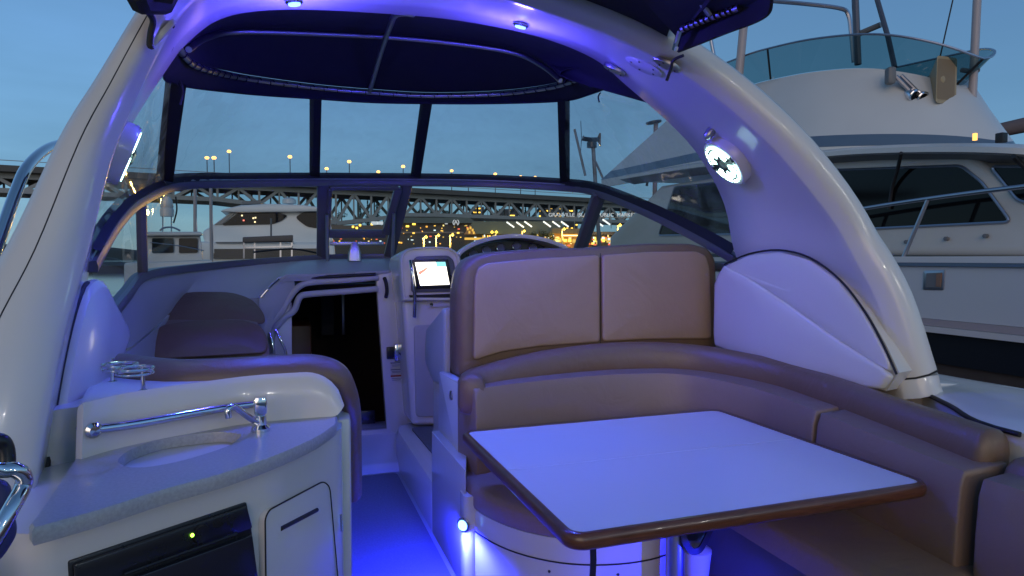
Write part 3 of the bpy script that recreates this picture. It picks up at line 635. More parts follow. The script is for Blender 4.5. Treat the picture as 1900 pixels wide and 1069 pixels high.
# lower body
lo = [(746, 556), (862, 552), (870, 640), (866, 790), (764, 790), (752, 640)]
MB().prism([RY(px, py, 4.40) for px, py in lo], (0, 0.5, 0)).build('console_body', GEL, helm, bev=0.03, seg=3)
lo2 = [(768, 604), (862, 600), (862, 772), (772, 774)]
MB().prism(fillet([RY(px, py, 4.385) for px, py in lo2], 0.03), (0, 0.03, 0)).build('kick_panel', DASH, helm, bev=0.008)
MB().prism(fillet([RY(px, py, 4.385) for px, py in ((793, 557), (842, 555), (842, 568), (795, 571))], 0.008), (0, 0.03, 0)).build('switch_panel', LABW, helm, bev=0.003)
MB().lathe([(0.012, 0), (0.012, 0.008), (0, 0.01)], RY(800, 565, 4.385), (0, -1, 0), 12).build('key_switch', CHROME, helm)
MB().tube(cr([RY(761, 484, 4.33), RY(764, 500, 4.30), RY(768, 530, 4.29), RY(770, 560, 4.30), RY(769, 588, 4.34)], 5), 0.012, 10).build('grab_rail', CHROME, helm)
MB().tube(cr([RY(862, 490, 4.2), RY(853, 510, 4.18), RY(849, 535, 4.18)], 5), 0.012, 10).build('grab_rail', CHROME, helm)
# throttle lever on a round base
MB().lathe([(0.05, 0), (0.05, 0.02), (0.035, 0.035), (0, 0.036)], RY(836, 590, 4.2), (0, -0.5, 1), 18).build('throttle_base', CHROME, helm)
MB().tube(cr([RY(836, 588, 4.18), RY(832, 582, 4.14), RY(826, 578, 4.12)], 4), [0.012]*8+[0.02], 8).build('throttle_lever', BLKP, helm)
MB().box(RY(822, 598, 4.14), (0.07, 0.05, 0.02)).build('throttle_grip', LAM, helm, bev=0.008)
# main helm body behind the seat and the instrument hood
MB().prism([V((1.12, 4.45, 0.2)), V((2.25, 4.45, 0.2)), V((2.25, 4.45, 1.30)), V((1.12, 4.45, 1.30))], (0, 0.5, 0)).build('console_body', GEL, helm, bev=0.03)
hp = [(846, 480), (856, 466), (885, 450), (920, 441), (960, 438), (1000, 443), (1030, 452), (1050, 462), (1060, 480)]
HP = cr([RY(px, py, 4.55) for px, py in hp], 4)
HP2 = cr([RY(px, py, 4.57) for px, py in ((858, 482), (866, 470), (890, 457), (922, 449), (960, 446), (996, 450), (1022, 458), (1038, 466), (1046, 482))], 4)
MB().loft([HP+[HP[-1]+V((0, 0, -0.1)), HP[0]+V((0, 0, -0.1))], [p+V((0, 0.34, -0.06)) for p in HP]+[HP[-1]+V((0, 0.34, -0.1)), HP[0]+V((0, 0.34, -0.1))]], cap=False).build('instrument_hood', GEL, helm)
MB().sweep(HP, [(-0.02, -0.014), (0.02, -0.014), (0.024, 0), (0.02, 0.014), (-0.02, 0.014)]).build('hood_lip', GEL, helm)
MB().prism([p+V((0, 0.10, 0)) for p in HP2], (0, 0.05, 0)).build('gauge_panel', BLKP, helm)
GD = pm('gauge_dial', (0.10, 0.11, 0.15), 0.3)
for px, py in ((878, 472), (902, 465), (928, 460), (958, 458), (988, 461), (1014, 467)):
    c = RY(px, py, 4.66)
    g = MB().lathe([(0.034, 0), (0.034, 0.012), (0.028, 0.016), (0.027, 0.008), (0, 0.008)], c, (0, -1, 0.25), 20).build('gauge', CHROME, helm)
    MB().lathe([(0.027, 0.009), (0, 0.0095)], c, (0, -1, 0.25), 16).build('dial', GD, g)
# steering wheel, mostly behind the seat back
cw = V((1.55, 4.18, 1.18)); axw = V((0, -0.9, 0.45)).normalized(); uw = V((1, 0, 0)); vw = axw.cross(uw)
wheel = thing('steering_wheel', 'black steering wheel hidden behind the helm seat back', 'steering wheel', cw-V((0, 0, 0.2)))
MB().tube([cw+(uw*math.cos(2*math.pi*k/32)+vw*math.sin(2*math.pi*k/32))*0.19 for k in range(32)], 0.016, 8, closed=True).build('rim', BLKP, wheel)
for k in range(3):
    a = rad(90+120*k); MB().beam(cw, cw+(uw*math.cos(a)+vw*math.sin(a))*0.185, 0.03, 0.012, up=axw).build('spoke', CHROME, wheel)
MB().lathe([(0.05, -0.02), (0.05, 0.02), (0, 0.03)], cw, axw, 18).build('hub', BLKP, wheel)
MB().tube([cw-axw*0.02, cw-axw*0.24], 0.025, 10).build('column', BLKP, wheel)
# chartplotter
cpl = thing('chartplotter', 'small chartplotter display glowing bright white on the helm pod', 'screen', RY(802, 534, 4.36))
q4 = [RY(px, py, 4.350) for px, py in ((770, 487), (826, 486), (834, 528), (780, 530))]
bz = [RY(px, py, 4.355) for px, py in ((765, 482), (832, 481), (841, 534), (774, 536))]
MB().prism(bz, (0, 0.02, 0)).build('bezel', BLKP, cpl, bev=0.004)
def q(u_, v_): return q4[0].lerp(q4[1], u_).lerp(q4[3].lerp(q4[2], u_), v_)
SCR = glow('chart_water', (1.0, 0.93, 0.80), 2.6); SCL = glow('chart_land', (0.75, 0.30, 0.22), 0.9); SCB = glow('chart_inset', (0.25, 0.75, 0.85), 1.0); SCK = glow('chart_text', (0.25, 0.18, 0.12), 0.5)
def scr(poly, y_, m_, nm): MB().add([q(a, b)+V((0, -y_, 0)) for a, b in poly], [list(range(len(poly)))]).build(nm, m_, cpl, smooth=0)
scr([(0, 0), (1, 0), (1, 1), (0, 1)], 0.001, SCR, 'display')
scr([(0.02, 0.42), (0.22, 0.30), (0.34, 0.22), (0.36, 0.28), (0.24, 0.40), (0.05, 0.56)], 0.002, SCL, 'chart_land')
scr([(0.68, 0.0), (1, 0.0), (1, 0.2), (0.68, 0.22)], 0.002, SCB, 'chart_inset')
for k in range(5): scr([(0.12+0.16*k, 0.93), (0.21+0.16*k, 0.93), (0.21+0.16*k, 0.97), (0.12+0.16*k, 0.97)], 0.002, SCK, 'chart_readout')
lamp('screen_glow', 'POINT', q(0.5, 0.5)+V((0, -0.10, 0)), (1, 0.95, 0.85), 0.12, cpl, size=0.08)

# raised helm platform
plat = thing('helm_platform', 'white raised helm platform with grey carpet inset beside the walkway', 'platform', (1.2, 4.0, 0.0))
pp = [(0.70, 3.25), (0.70, 4.45), (0.74, 4.62), (2.3, 4.62), (2.3, 3.25)]
PPf = fillet([V((x, y, 0)) for x, y in pp], 0.08, 5)
MB().loft([PPf, [p+V((0, 0, 0.2)) for p in PPf], [V((p.x+(0.015 if p.x < 1 else 0), p.y, 0.235)) for p in PPf], [V((p.x+(0.05 if p.x < 1 else -0.03), p.y*0.99+0.03, 0.245)) for p in PPf]]).build('platform_body', GEL, plat)
MB().prism(fillet([V((0.82, 3.5, 0.247)), V((0.80, 4.42, 0.247)), V((2.2, 4.5, 0.247)), V((2.2, 3.5, 0.247))], 0.04), (0, 0, 0.01)).build('carpet_inset', CARP, plat)

# ------------------------------------------------------------------ helm seat
hs = thing('helm_chair', 'tan two-panel helm seat backrest rising behind the table', 'helm seat', (1.5, 3.3, 0.24))
Ys = 3.12
so_ = [(846, 700), (846, 540), (853, 500), (872, 478), (905, 468), (1000, 461), (1105, 460), (1112, 457), (1200, 452), (1280, 452), (1312, 460), (1326, 482), (1329, 560), (1328, 650)]
SO = fillet([RY(px, py, Ys) for px, py in so_]+[RY(1328, 700, Ys)], 0.03, 3)
cso = sum(SO, V((0, 0, 0)))/len(SO)
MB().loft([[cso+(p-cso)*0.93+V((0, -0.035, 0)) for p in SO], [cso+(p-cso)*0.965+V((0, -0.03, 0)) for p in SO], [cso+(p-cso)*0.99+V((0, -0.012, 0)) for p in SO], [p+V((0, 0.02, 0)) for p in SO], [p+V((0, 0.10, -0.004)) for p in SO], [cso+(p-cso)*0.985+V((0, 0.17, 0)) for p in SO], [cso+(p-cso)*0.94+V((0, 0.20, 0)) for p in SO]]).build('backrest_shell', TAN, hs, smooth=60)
for pts in ([(878, 668), (880, 520), (886, 498), (902, 489), (1000, 480), (1110, 474), (1111, 634), (1000, 642), (930, 652)], [(1117, 633), (1116, 474), (1200, 468), (1290, 467), (1308, 476), (1314, 500), (1318, 628), (1200, 629)]):
    PP = fillet([RY(px, py, Ys-0.036) for px, py in pts], 0.02, 3)
    pdn = MB().pad(PP, (0, -1, 0.04), 0.016, 0.012).build('back_panel', PAD, hs, smooth=60)
    MB().tube([p+V((0, -0.004, 0)) for p in PP], 0.0045, 6, closed=True).build('piping', TAN, pdn)
MB().tube([RY(1113, 470, Ys-0.03), RY(1113, 640, Ys-0.03)], 0.006, 8).build('centre_seam', BLK, hs)
# side wing and seat cushion
MB().pad(fillet([V((0.80, 3.30, 1.16)), V((0.80, 3.78, 0.99)), V((0.80, 3.82, 0.80)), V((0.80, 3.60, 0.72)), V((0.80, 3.30, 0.74))], 0.05), (-1, 0, 0), 0.03, 0.01).build('armrest_side', DASH, hs)
MB().box((1.52, 3.58, 0.86), (1.40, 0.55, 0.2)).build('seat_cushion', SEATV, hs, bev=0.05, seg=3)
MB().box((1.52, 3.5, 0.50), (1.42, 0.55, 0.52)).build('seat_base', GEL, hs, bev=0.02)
MB().box(RY(1336, 612, 3.2), (0.03, 0.10, 0.09)).build('seat_hinge', BLKP, hs, bev=0.008)
# white locker side with latch beneath
pn = [RX(815, 690, 0.742), RX(852, 711, 0.742), RX(849, 852, 0.742), RX(813, 802, 0.742)]
pnl = MB().prism(fillet(pn, 0.012), (0.05, 0, 0)).build('locker_door', LAM, hs, bev=0.004)
MB().lathe([(0.022, 0), (0.022, 0.006), (0.014, 0.009), (0, 0.009)], RX(838, 734, 0.742), (-1, 0, 0), 18).build('latch', ALU, pnl)
MB().prism([RX(813, 804, 0.735), RX(849, 856, 0.735), RX(849, 862, 0.735), RX(813, 810, 0.735)], (0.02, 0, 0)).build('door_ledge', ALU, pnl)

# ------------------------------------------------------------------ U-shaped lounge bench
bench = thing('cockpit_bench', 'curved tan cockpit bench with rolled bolster around the table', 'bench', (1.6, 2.0, 0.0))
bt = [(0.775, 2.80, 0.885), (0.84, 2.90, 0.90), (1.2, 3.0, 0.945), (1.63, 3.02, 0.965), (1.98, 2.88, 0.955), (2.17, 2.53, 0.925), (2.185, 2.2, 0.90), (2.155, 1.89, 0.878), (2.12, 1.6, 0.866), (2.10, 1.46, 0.86)]
BT = cr(bt, 8)
def bsec(k=1.0):   # right of travel = inboard here
    return [(-0.05, -0.165), (0.035, -0.17), (0.062, -0.13), (0.066, -0.07), (0.05, -0.02), (0.015, 0.004), (-0.03, 0.0), (-0.055, -0.03), (-0.06, -0.1)]
def sweepz(path, sec):
    P = path; rr = []
    for i in range(len(P)):
        t = P[min(i+1, len(P)-1)]-P[max(i-1, 0)]; t = V((t.x, t.y, 0)).normalized(); sdv = V((t.y, -t.x, 0))
        rr.append([P[i]+sdv*a+V((0, 0, b)) for a, b in sec])
    return rr
def smsec(s): return [(p.x, p.y) for p in cr([V((a, b, 0)) for a, b in s], 2, True)]
r_ = sweepz(BT, smsec(bsec()))
# rounded ends
def endcap(rs, e=0.03, soft=((0.2, 1), (0.6, 0.85), (0.88, 0.5))):
    c0 = sum(rs[0], V((0, 0, 0)))/len(rs[0]); c1 = sum(rs[-1], V((0, 0, 0)))/len(rs[-1]); d0 = (rs[0][0]-rs[1][0]).normalized(); d1 = (rs[-1][0]-rs[-2][0]).normalized()
    a = [[c0+(p-c0)*k+d0*e*h for p in rs[0]] for k, h in soft]
    b = [[c1+(p-c1)*k+d1*e*h for p in rs[-1]] for k, h in soft[::-1]]
    return a+rs+b
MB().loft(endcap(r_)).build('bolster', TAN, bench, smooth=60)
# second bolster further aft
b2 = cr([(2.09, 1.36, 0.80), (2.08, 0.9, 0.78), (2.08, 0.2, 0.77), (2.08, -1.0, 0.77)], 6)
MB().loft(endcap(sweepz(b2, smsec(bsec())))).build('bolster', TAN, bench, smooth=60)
# backrest cushions, split at the seams
bk = [(0.76, 2.86), (1.2, 2.955), (1.62, 2.965), (1.93, 2.83), (2.10, 2.5), (2.115, 2.2), (2.085, 1.89), (2.06, 1.6), (2.04, 1.42)]
BK = cr([V((x, y, 0)) for x, y in bk], 8)
def backpad(i0, i1, ext=None):
    P = BK[i0:i1+1] if ext is None else ext
    L = [(-0.06, 0.44), (0.11, 0.43), (0.13, 0.47), (0.125, 0.60), (0.115, 0.74), (0.10, 0.785), (-0.06, 0.80)]
    def lift(p): return 0.08*max(0, min(1, (p.y-1.4)/1.5))
    rr = sweepz(P, L)
    for r, p in zip(rr, P):
        for k_ in range(4, 7): r[k_].z += lift(p)-0.03
    return MB().loft(endcap([[q_ for q_ in r] for r in rr], 0.008, ((0.90, 1), (0.95, 0.9), (0.985, 0.5))))
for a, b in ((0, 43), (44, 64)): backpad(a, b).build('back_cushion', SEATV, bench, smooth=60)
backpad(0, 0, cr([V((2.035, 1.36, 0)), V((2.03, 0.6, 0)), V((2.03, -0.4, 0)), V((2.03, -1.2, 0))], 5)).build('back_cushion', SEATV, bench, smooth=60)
# seat cushions: forward section bulging towards the table, and starboard section
fs = [(0.72, 2.86), (0.72, 2.62), (0.80, 2.38), (0.95, 2.21), (1.15, 2.13), (1.36, 2.14), (1.52, 2.26), (1.62, 2.42), (1.75, 2.72), (1.78, 2.9)]
FS = [p for p in cr([V((x, y, 0)) for x, y in fs], 5)]
def stack(P, lv):
    c = sum(P, V((0, 0, 0)))/len(P); return MB().loft([[V((c.x+(p.x-c.x)*k, c.y+(p.y-c.y)*k, z)) for p in P] for k, z in lv])
stack(FS, [(0.99, 0.37), (1.0, 0.385), (1.0, 0.43), (0.98, 0.452), (0.93, 0.46), (0.5, 0.468), (0.1, 0.47)]).build('seat_cushion', SEATV, bench, smooth=60)
SS = fillet([V((1.62, 2.36, 0)), V((1.80, 2.62, 0)), V((2.16, 2.6, 0)), V((2.16, 1.36, 0)), V((1.60, 1.36, 0))], 0.06)
stack(SS, [(0.99, 0.36), (1.0, 0.38), (1.0, 0.43), (0.98, 0.455), (0.93, 0.465), (0.5, 0.472), (0.1, 0.475)]).build('seat_cushion', SEATV, bench, smooth=60)
S2 = fillet([V((1.60, 1.35, 0)), V((2.16, 1.35, 0)), V((2.16, -1.2, 0)), V((1.60, -1.2, 0))], 0.05)
stack(S2, [(0.99, 0.36), (1.0, 0.38), (1.0, 0.43), (0.98, 0.455), (0.95, 0.465), (0.5, 0.472), (0.1, 0.475)]).build('seat_cushion', SEATV, bench, smooth=60)
# bases
c_ = V((1.2, 2.75, 0))
FB = [c_+(p-c_)*0.985 for p in FS]
MB().loft([[p+V((0, 0, 0.0)) for p in FB], [p+V((0, 0, 0.25)) for p in FB], [c_+(p-c_)*1.0+V((0, 0, 0.28)) for p in FB], [c_+(p-c_)*1.0+V((0, 0, 0.365)) for p in FB]]).build('seat_base', GEL, bench, smooth=50)
MB().tube([c_+(p-c_)*1.003+V((0, 0, 0.275)) for p in FB[3:40]], 0.003, 6).build('base_seam', GASK, bench)
for k in (14, 20, 27, 33): MB().lathe([(0.006, 0), (0.005, 0.004), (0, 0.005)], c_+(FB[k]-c_)*0.998+V((0, 0, 0.235)), FB[k]-c_, 8).build('screw', BLKP, bench)
MB().prism([V((1.66, 2.34, 0)), V((2.1, 2.6, 0)), V((2.14, -1.2, 0)), V((1.68, -1.2, 0))], (0, 0, 0.36)).build('seat_base', pm('bench_base_shaded', (0.10, 0.10, 0.11), 0.6), bench, bev=0.02)  # shadow on the starboard base painted in as a dark base colour
MB().prism(fillet([V((0.70, 2.62, 0)), V((0.70, 3.3, 0)), V((1.6, 3.3, 0)), V((1.6, 2.9, 0)), V((0.78, 2.9, 0))], 0.02), (0, 0, 0.52)).build('base_side', GEL, bench, bev=0.02)
# corner post with the blue courtesy light
pc = RX(868, 965, 0.70)
MB().loft([[V((0.725+a, 2.64+b, z)) for a, b in rrect(-0.035, 0.035, -0.045, 0.06, 0.03, 4)] for z in (0.0, 0.36, 0.42)]).build('corner_post', GEL, bench, smooth=50)
cl = MB().lathe([(0.031, 0), (0.031, 0.006), (0.024, 0.010), (0, 0.010)], V((0.690, 2.615, 0.30)), (-0.75, -0.65, 0), 20).build('courtesy_light', CHROME, bench)
MB().lathe([(0.023, 0.009), (0.019, 0.016), (0, 0.019)], V((0.690, 2.615, 0.30)), (-0.75, -0.65, 0), 16).build('lens', LEDF, cl)
lamp('courtesy_lamp', 'SPOT', V((0.625, 2.575, 0.29)), DEEP, 95.0, bench, rot=(-0.05, 0.1, -1), size=0.03, spot=172, blend=0.5)
cl2 = MB().lathe([(0.026, 0), (0.026, 0.006), (0.019, 0.010), (0, 0.010)], V((1.655, 1.62, 0.24)), (-1, 0, 0), 20).build('courtesy_light', CHROME, bench)
MB().lathe([(0.018, 0.009), (0.015, 0.015), (0, 0.017)], V((1.655, 1.62, 0.24)), (-1, 0, 0), 16).build('lens', LEDB, cl2)
lamp('courtesy_lamp', 'SPOT', V((1.57, 1.62, 0.24)), DEEP, 34.0, bench, rot=(-0.35, 0.8, -0.5), size=0.02, spot=115, blend=0.6)

# ------------------------------------------------------------------ dinette table
tab = thing('dinette_table', 'rectangular white table with cherry wood edge on a steel pedestal', 'table', (1.30, 2.05, 0.0))
x0, x1, y0, y1, yz = 0.670, 1.912, 1.500, 2.596, 0.70
TO = [V((a, b, 0)) for a, b in rrect(x0, x1, y0, y1, 0.055, 6)]
TI = [V((a, b, 0)) for a, b in rrect(x0+0.022, x1-0.022, y0+0.022, y1-0.022, 0.036, 6)]
def ringtrim(O, I, z0_, z1_):
    m = MB(); n = len(O)
    mid = [o.lerp(i, -0.12) for o, i in zip(O, I)]
    prof_ = [[p+V((0, 0, z1_-0.001)) for p in I], [o.lerp(i, 0.35)+V((0, 0, z1_)) for o, i in zip(O, I)], [p+V((0, 0, z1_-0.008)) for p in O], [p+V((0, 0, (z0_+z1_)/2)) for p in mid], [p+V((0, 0, z0_+0.008)) for p in O], [o.lerp(i, 0.35)+V((0, 0, z0_)) for o, i in zip(O, I)], [p+V((0, 0, z0_)) for p in I]]
    return m.loft(prof_+[prof_[0]], True, False)
ringtrim(TO, TI, yz-0.044, yz).build('wood_edge', WOOD, tab, smooth=50)
ym = 2.062
def leaf(a, b): return [V((p.x, max(a, min(b, p.y)), 0)) for p in TI]
for a, b in ((y0, ym-0.0022), (ym+0.0022, y1)):
    P = []
    for p in leaf(a, b):
        if not P or (p-P[-1]).length > 1e-4: P.append(p)
    MB().loft([[p+V((0, 0, yz-0.046)) for p in P], [p+V((0, 0, yz-0.003)) for p in P]]).build('table_leaf', LAM, tab, smooth=30)
MB().tube([V((1.335, 2.05, 0.02)), V((1.335, 2.05, 0.655))], 0.034, 20).build('pedestal_post', ALU, tab)
MB().lathe([(0.14, 0.0), (0.14, 0.02), (0.06, 0.04), (0.045, 0.09), (0, 0.09)], (1.335, 2.05, 0.0), (0, 0, 1), 28).build('pedestal_base', ALU, tab)
MB().lathe([(0.13, 0.0), (0.12, -0.012), (0.05, -0.05), (0, -0.05)], (1.335, 2.05, 0.652), (0, 0, 1), 24).build('pedestal_collar', ALU, tab)
MB().lathe([(0.05, 0.0), (0.055, 0.05), (0.06, 0.09), (0.03, 0.11), (0, 0.11)], RY(1290, 1062, 2.1), (0, 0, 1), 20).build('knee_knob', GELG, tab)
sp = cr([RY(1268, 984, 2.02), RY(1270, 1003, 2.0), RY(1282, 1022, 2.0), RY(1298, 1020, 2.0), RY(1310, 1000, 2.02), RY(1318, 982, 2.04)], 5)
MB().sweep(sp, [(-0.012, -0.003), (0.012, -0.003), (0.012, 0.003), (-0.012, 0.003)], up=(0, 1, 0)).build('strap', BLK, tab)
MB().sweep([RY(1100, 1008, 1.75), RY(1101, 1040, 1.78), RY(1099, 1080, 1.8)], [(-0.010, -0.002), (0.010, -0.002), (0.010, 0.002), (-0.010, 0.002)], up=(0, 1, 0)).build('strap', BLK, tab)

# ------------------------------------------------------------------ wet bar
bar = thing('wet_bar', 'white wet bar cabinet with grey composite counter and oval sink', 'wet bar', (-0.1, 2.1, 0.0))
Zc = 0.90
fe = cr([RZ(*q_, Zc) for q_ in ((45, 985), (180, 948), (300, 910), (420, 877), (520, 842), (590, 810), (625, 786))], 4)
be = cr([RZ(*q_, Zc) for q_ in ((626, 770), (560, 774), (460, 783), (360, 800), (280, 815), (200, 833), (140, 851))], 4)
lf = [RZ(90, 925, Zc)]
outl = fe+be+lf
# counter with the sink cut out: ring between outline and oval
sc_ = [RZ(*q_, Zc) for q_ in ((221, 858), (226, 846), (252, 830), (300, 815), (360, 806), (410, 802), (444, 806), (440, 815), (420, 828), (380, 842), (330, 856), (280, 865), (240, 866))]
S0 = resamp(cr(sc_, 4, True)+[sc_[0]], 65)[:-1]
csk = sum(S0, V((0, 0, 0)))/len(S0)
def raycast(poly, c, ang):
    d = V((math.cos(ang), math.sin(ang), 0)); best = None
    for i in range(len(poly)):
        a, b = poly[i]-c, poly[(i+1) % len(poly)]-c; e = b-a; den = d.x*e.y-d.y*e.x
        if abs(den) < 1e-9: continue
        t = (a.x*e.y-a.y*e.x)/den; s = (a.x*d.y-a.y*d.x)/den
        if t > 0 and -1e-6 <= s <= 1+1e-6 and (best is None or t > best): best = t
    return c+d*(best or 0.1)
n_ = 160
Oo = [raycast(outl, csk, 2*math.pi*k/n_) for k in range(n_)]; Oi = [raycast(S0, csk, 2*math.pi*k/n_) for k in range(n_)]
up = lambda L, z: [p+V((0, 0, z)) for p in L]
inn_ = lambda L, k: [csk+(p-csk)*k for p in L]
rgs = [up(Oi, -0.03), up(Oi, -0.006), [o.lerp(p, 0.012) for o, p in zip(Oi, Oo)], [o.lerp(p, 0.98) for o, p in zip(Oi, Oo)], up(Oo, -0.006), up(Oo, -0.028), up([o.lerp(p, 0.99) for o, p in zip(Oi, Oo)], -0.034)]
MB().loft(rgs+[rgs[0]], True, False).build('countertop', COUNT, bar, smooth=40)
SNK = pm('sink_white', (0.60, 0.60, 0.58), 0.3, coat=0.2)
MB().loft([up(inn_(Oi, 1.02), -0.031), up(inn_(Oi, 1.0), -0.034), up(inn_(Oi, 0.97), -0.09), up(inn_(Oi, 0.85), -0.13), up(inn_(Oi, 0.5), -0.145), up(inn_(Oi, 0.12), -0.15)]).build('sink_basin', SNK, bar, smooth=60)
MB().lathe([(0.03, 0), (0.03, 0.004), (0.02, 0.006), (0, 0.003)], csk+V((0, 0, -0.149)), (0, 0, 1), 18).build('drain', CHROME, bar)
# facade polyline set in under the counter edge
F0, F1, F2, F3 = V((-0.47, 1.48, 0)), V((-0.03, 1.815, 0)), V((0.165, 2.11, 0)), V((0.20, 2.60, 0))
BKL = V((-0.62, 2.5, 0)); BK0 = V((-0.62, 1.62, 0))
cab = fillet([F0, F1, F2, F3, BKL, BK0], 0.05, 5)
MB().loft([up(cab, 0.0), up(cab, 0.8), up(cab, 0.868)]).build('cabinet', GEL, bar, smooth=35)
# backsplash and ledge
ZL = 1.025
bs_b = [V((p.x, p.y, 0.895)) for p in resamp(be[::-1], 46)]
def bsz(s): return ZL if s < 0.86 else 0.90+(ZL-0.90)*math.sqrt(max(0.0, 1-((s-0.86)/0.142)**2))
bs_t = [V((p.x+0.004, p.y+0.012, bsz(i/45))) for i, p in enumerate(bs_b)]
MB().slab([bs_b, [p.lerp(q_, 0.5) for p, q_ in zip(bs_b, bs_t)], [p.lerp(q_, 0.95) for p, q_ in zip(bs_b, bs_t)], [q_+V((0, 0.008, 0.0)) for q_ in bs_t]], -0.02).build('backsplash', GEL, bar, smooth=50)
lb_ = cr([V((-0.62, 2.72, ZL)), V((-0.52, 2.48, ZL)), V((-0.40, 2.34, ZL)), V((-0.28, 2.26, ZL)), V((-0.15, 2.24, ZL)), V((0.02, 2.26, ZL)), V((0.12, 2.27, ZL))], 5)
lt_ = [q_+V((0, 0.006, 0)) for q_ in bs_t[:40]]
LT, LB = resamp(lt_, 26), resamp(lb_, 26)
MB().loft([[p, p+V((0, 0.01, 0.005)), p.lerp(q_, 0.5)+V((0, 0, 0.006)), q_, q_+V((0, 0, -0.03)), p+V((0, 0.012, -0.03))] for p, q_ in zip(LT, LB)]).build('ledge', GEL, bar, smooth=40)
MB().prism([V((-0.64, 1.95, 0.86)), V((-0.30, 2.1, 0.86)), V((0.10, 2.30, 0.86)), V((0.15, 2.5, 0.86)), V((-0.64, 2.75, 0.86))], (0, 0, 0.15)).build('ledge_core', GEL, bar)
# rolled bolster along the ledge and down the inboard end
rb = cr([V((-0.61, 2.86, 1.02)), V((-0.59, 2.62, 1.03)), V((-0.52, 2.46, 1.046)), V((-0.41, 2.33, 1.046)), V((-0.3, 2.25, 1.046)), V((-0.16, 2.235, 1.046)), V((0.0, 2.25, 1.046)), V((0.10, 2.26, 1.04)), V((0.165, 2.27, 1.01)), V((0.198, 2.30, 0.945)), V((0.222, 2.40, 0.84)), V((0.23, 2.46, 0.70)), V((0.235, 2.51, 0.56)), V((0.236, 2.53, 0.49))], 6)
def roll(path, a_, b_):
    P = path; rr = []; u = None
    for i in range(len(P)):
        t = (P[min(i+1, len(P)-1)]-P[max(i-1, 0)]).normalized()
        u = V((0, 1, 0)) if u is None else u
        u = (u-t*u.dot(t)).normalized(); w_ = t.cross(u)
        e = min(1, 0.3+0.7*min(i, len(P)-1-i)/3)
        rr.append([P[i]+u*a_*e*math.cos(2*math.pi*k/14)+w_*b_*e*math.sin(2*math.pi*k/14) for k in range(14)])
    return MB().loft(rr)
roll(rb, 0.058, 0.033).build('bolster', TAN, bar, smooth=60)
MB().prism([V((0.15, 2.2, 0.02)), V((0.20, 2.2, 0.02)), V((0.225, 2.58, 0.02)), V((0.15, 2.6, 0.02))], (0, 0, 0.86)).build('end_panel', GEL, bar, bev=0.015)
# grab rail on the backsplash
def bspt(px, py, off):
    pl = bs_b[14]; nn = V((bs_b[26].y-bs_b[4].y, -(bs_b[26].x-bs_b[4].x), 0)).normalized(); return onpl(px, py, pl+nn*off, nn), nn
rp = []
for px, py in ((172, 798), (250, 787), (330, 773), (420, 757), (500, 747), (574, 739)):
    p_, nn = bspt(px, py, 0.05); rp.append(p_)
RR = cr(rp, 6)
gr = MB().tube(RR, 0.0125, 12).build('grab_rail', CHROME, bar)
for e_ in (RR[0], RR[-1]):
    MB().tube([e_, e_-nn*0.05], [0.014, 0.022], 12).build('rail_foot', CHROME, gr)
    MB().lathe([(0.02, -0.012), (0.02, 0.008), (0.012, 0.016), (0, 0.017)], e_, nn, 14).build('rail_cap', CHROME, gr)
# tap
ta = RZ(484, 800, Zc)
tp = MB().lathe([(0.026, 0), (0.026, 0.01), (0.017, 0.02), (0.016, 0.045), (0, 0.048)], ta, (0, 0, 1), 18).build('tap', CHROME, bar)
MB().loft([[ta+V((a_*k, b_*k, h)) for a_, b_ in rrect(-0.018, 0.018, -0.018, 0.018, 0.006, 3)] for k, h in ((0.6, 0.045), (0.95, 0.055), (1.05, 0.09), (0.9, 0.10))]).build('tap_knob', CHROME, tp)
tn = RZ(424, 790, 0.945)
MB().tube(cr([ta+V((0, 0, 0.02)), ta.lerp(tn, 0.4)+V((0, 0, 0.035)), ta.lerp(tn, 0.8)+V((0, 0, 0.055)), tn+V((0, 0, 0.045)), tn+V((0, 0, 0.022))], 5), 0.009, 10).build('tap_spout', CHROME, tp)
# storage door with slot
e1 = (F2-F1).normalized(); nF = V((e1.y, -e1.x, 0))
def fac(px, py, P, n, off=0.0): return onpl(px, py, P+n*off, n)
dr = fillet([fac(*q_, F1, nF, 0.004) for q_ in ((494, 1130), (492, 962), (500, 946), (600, 893), (612, 903), (632, 1130))], 0.02, 4)
dd = MB().prism(dr, nF*-0.02).build('storage_door', GEL, bar, bev=0.003)
MB().tube(dr, 0.0022, 6, closed=True).build('door_gap', GASK, dd)
MB().tube([fac(521, 981, F1, nF, 0.004), fac(588, 946, F1, nF, 0.004)], 0.0065, 10).build('slot_handle', BLK, dd)
gl_ = fac(636, 965, F1, nF, 0.01)
MB().tube([fac(632, 955, F1, nF, 0.006), fac(634, 985, F1, nF, 0.006)], 0.004, 8).build('door_hinge', CHROME, dd)
# refrigerator
e1b = (F1-F0).normalized(); nB = V((e1b.y, -e1b.x, 0))
fr = thing('refrigerator', 'black undercounter refrigerator with a tiny green light in the wet bar', 'refrigerator', fac(300, 1069, F0, nB)*1.0)
fp = [fac(*q_, F0, nB, 0.006) for q_ in ((128, 1042), (458, 932), (466, 968), (492, 1180), (140, 1260))]
MB().prism(fp, nB*-0.25).build('case', BLKP, fr, bev=0.004)
cpn = [fac(*q_, F0, nB, 0.008) for q_ in ((134, 1046), (454, 938), (464, 978), (138, 1094))]
MB().prism(cpn, nB*0.012).build('control_panel', BLKP, fr, bev=0.004)
dpn = [fac(*q_, F0, nB, 0.008) for q_ in ((140, 1106), (462, 990), (486, 1170), (150, 1250))]
MB().prism(dpn, nB*0.016).build('door', pm('fridge_door', (0.02, 0.02, 0.03), 0.22), fr, bev=0.004)
MB().tube([fac(230, 1066, F0, nB, 0.026), fac(440, 990, F0, nB, 0.026)], 0.003, 6).build('door_edge', BLK, fr)
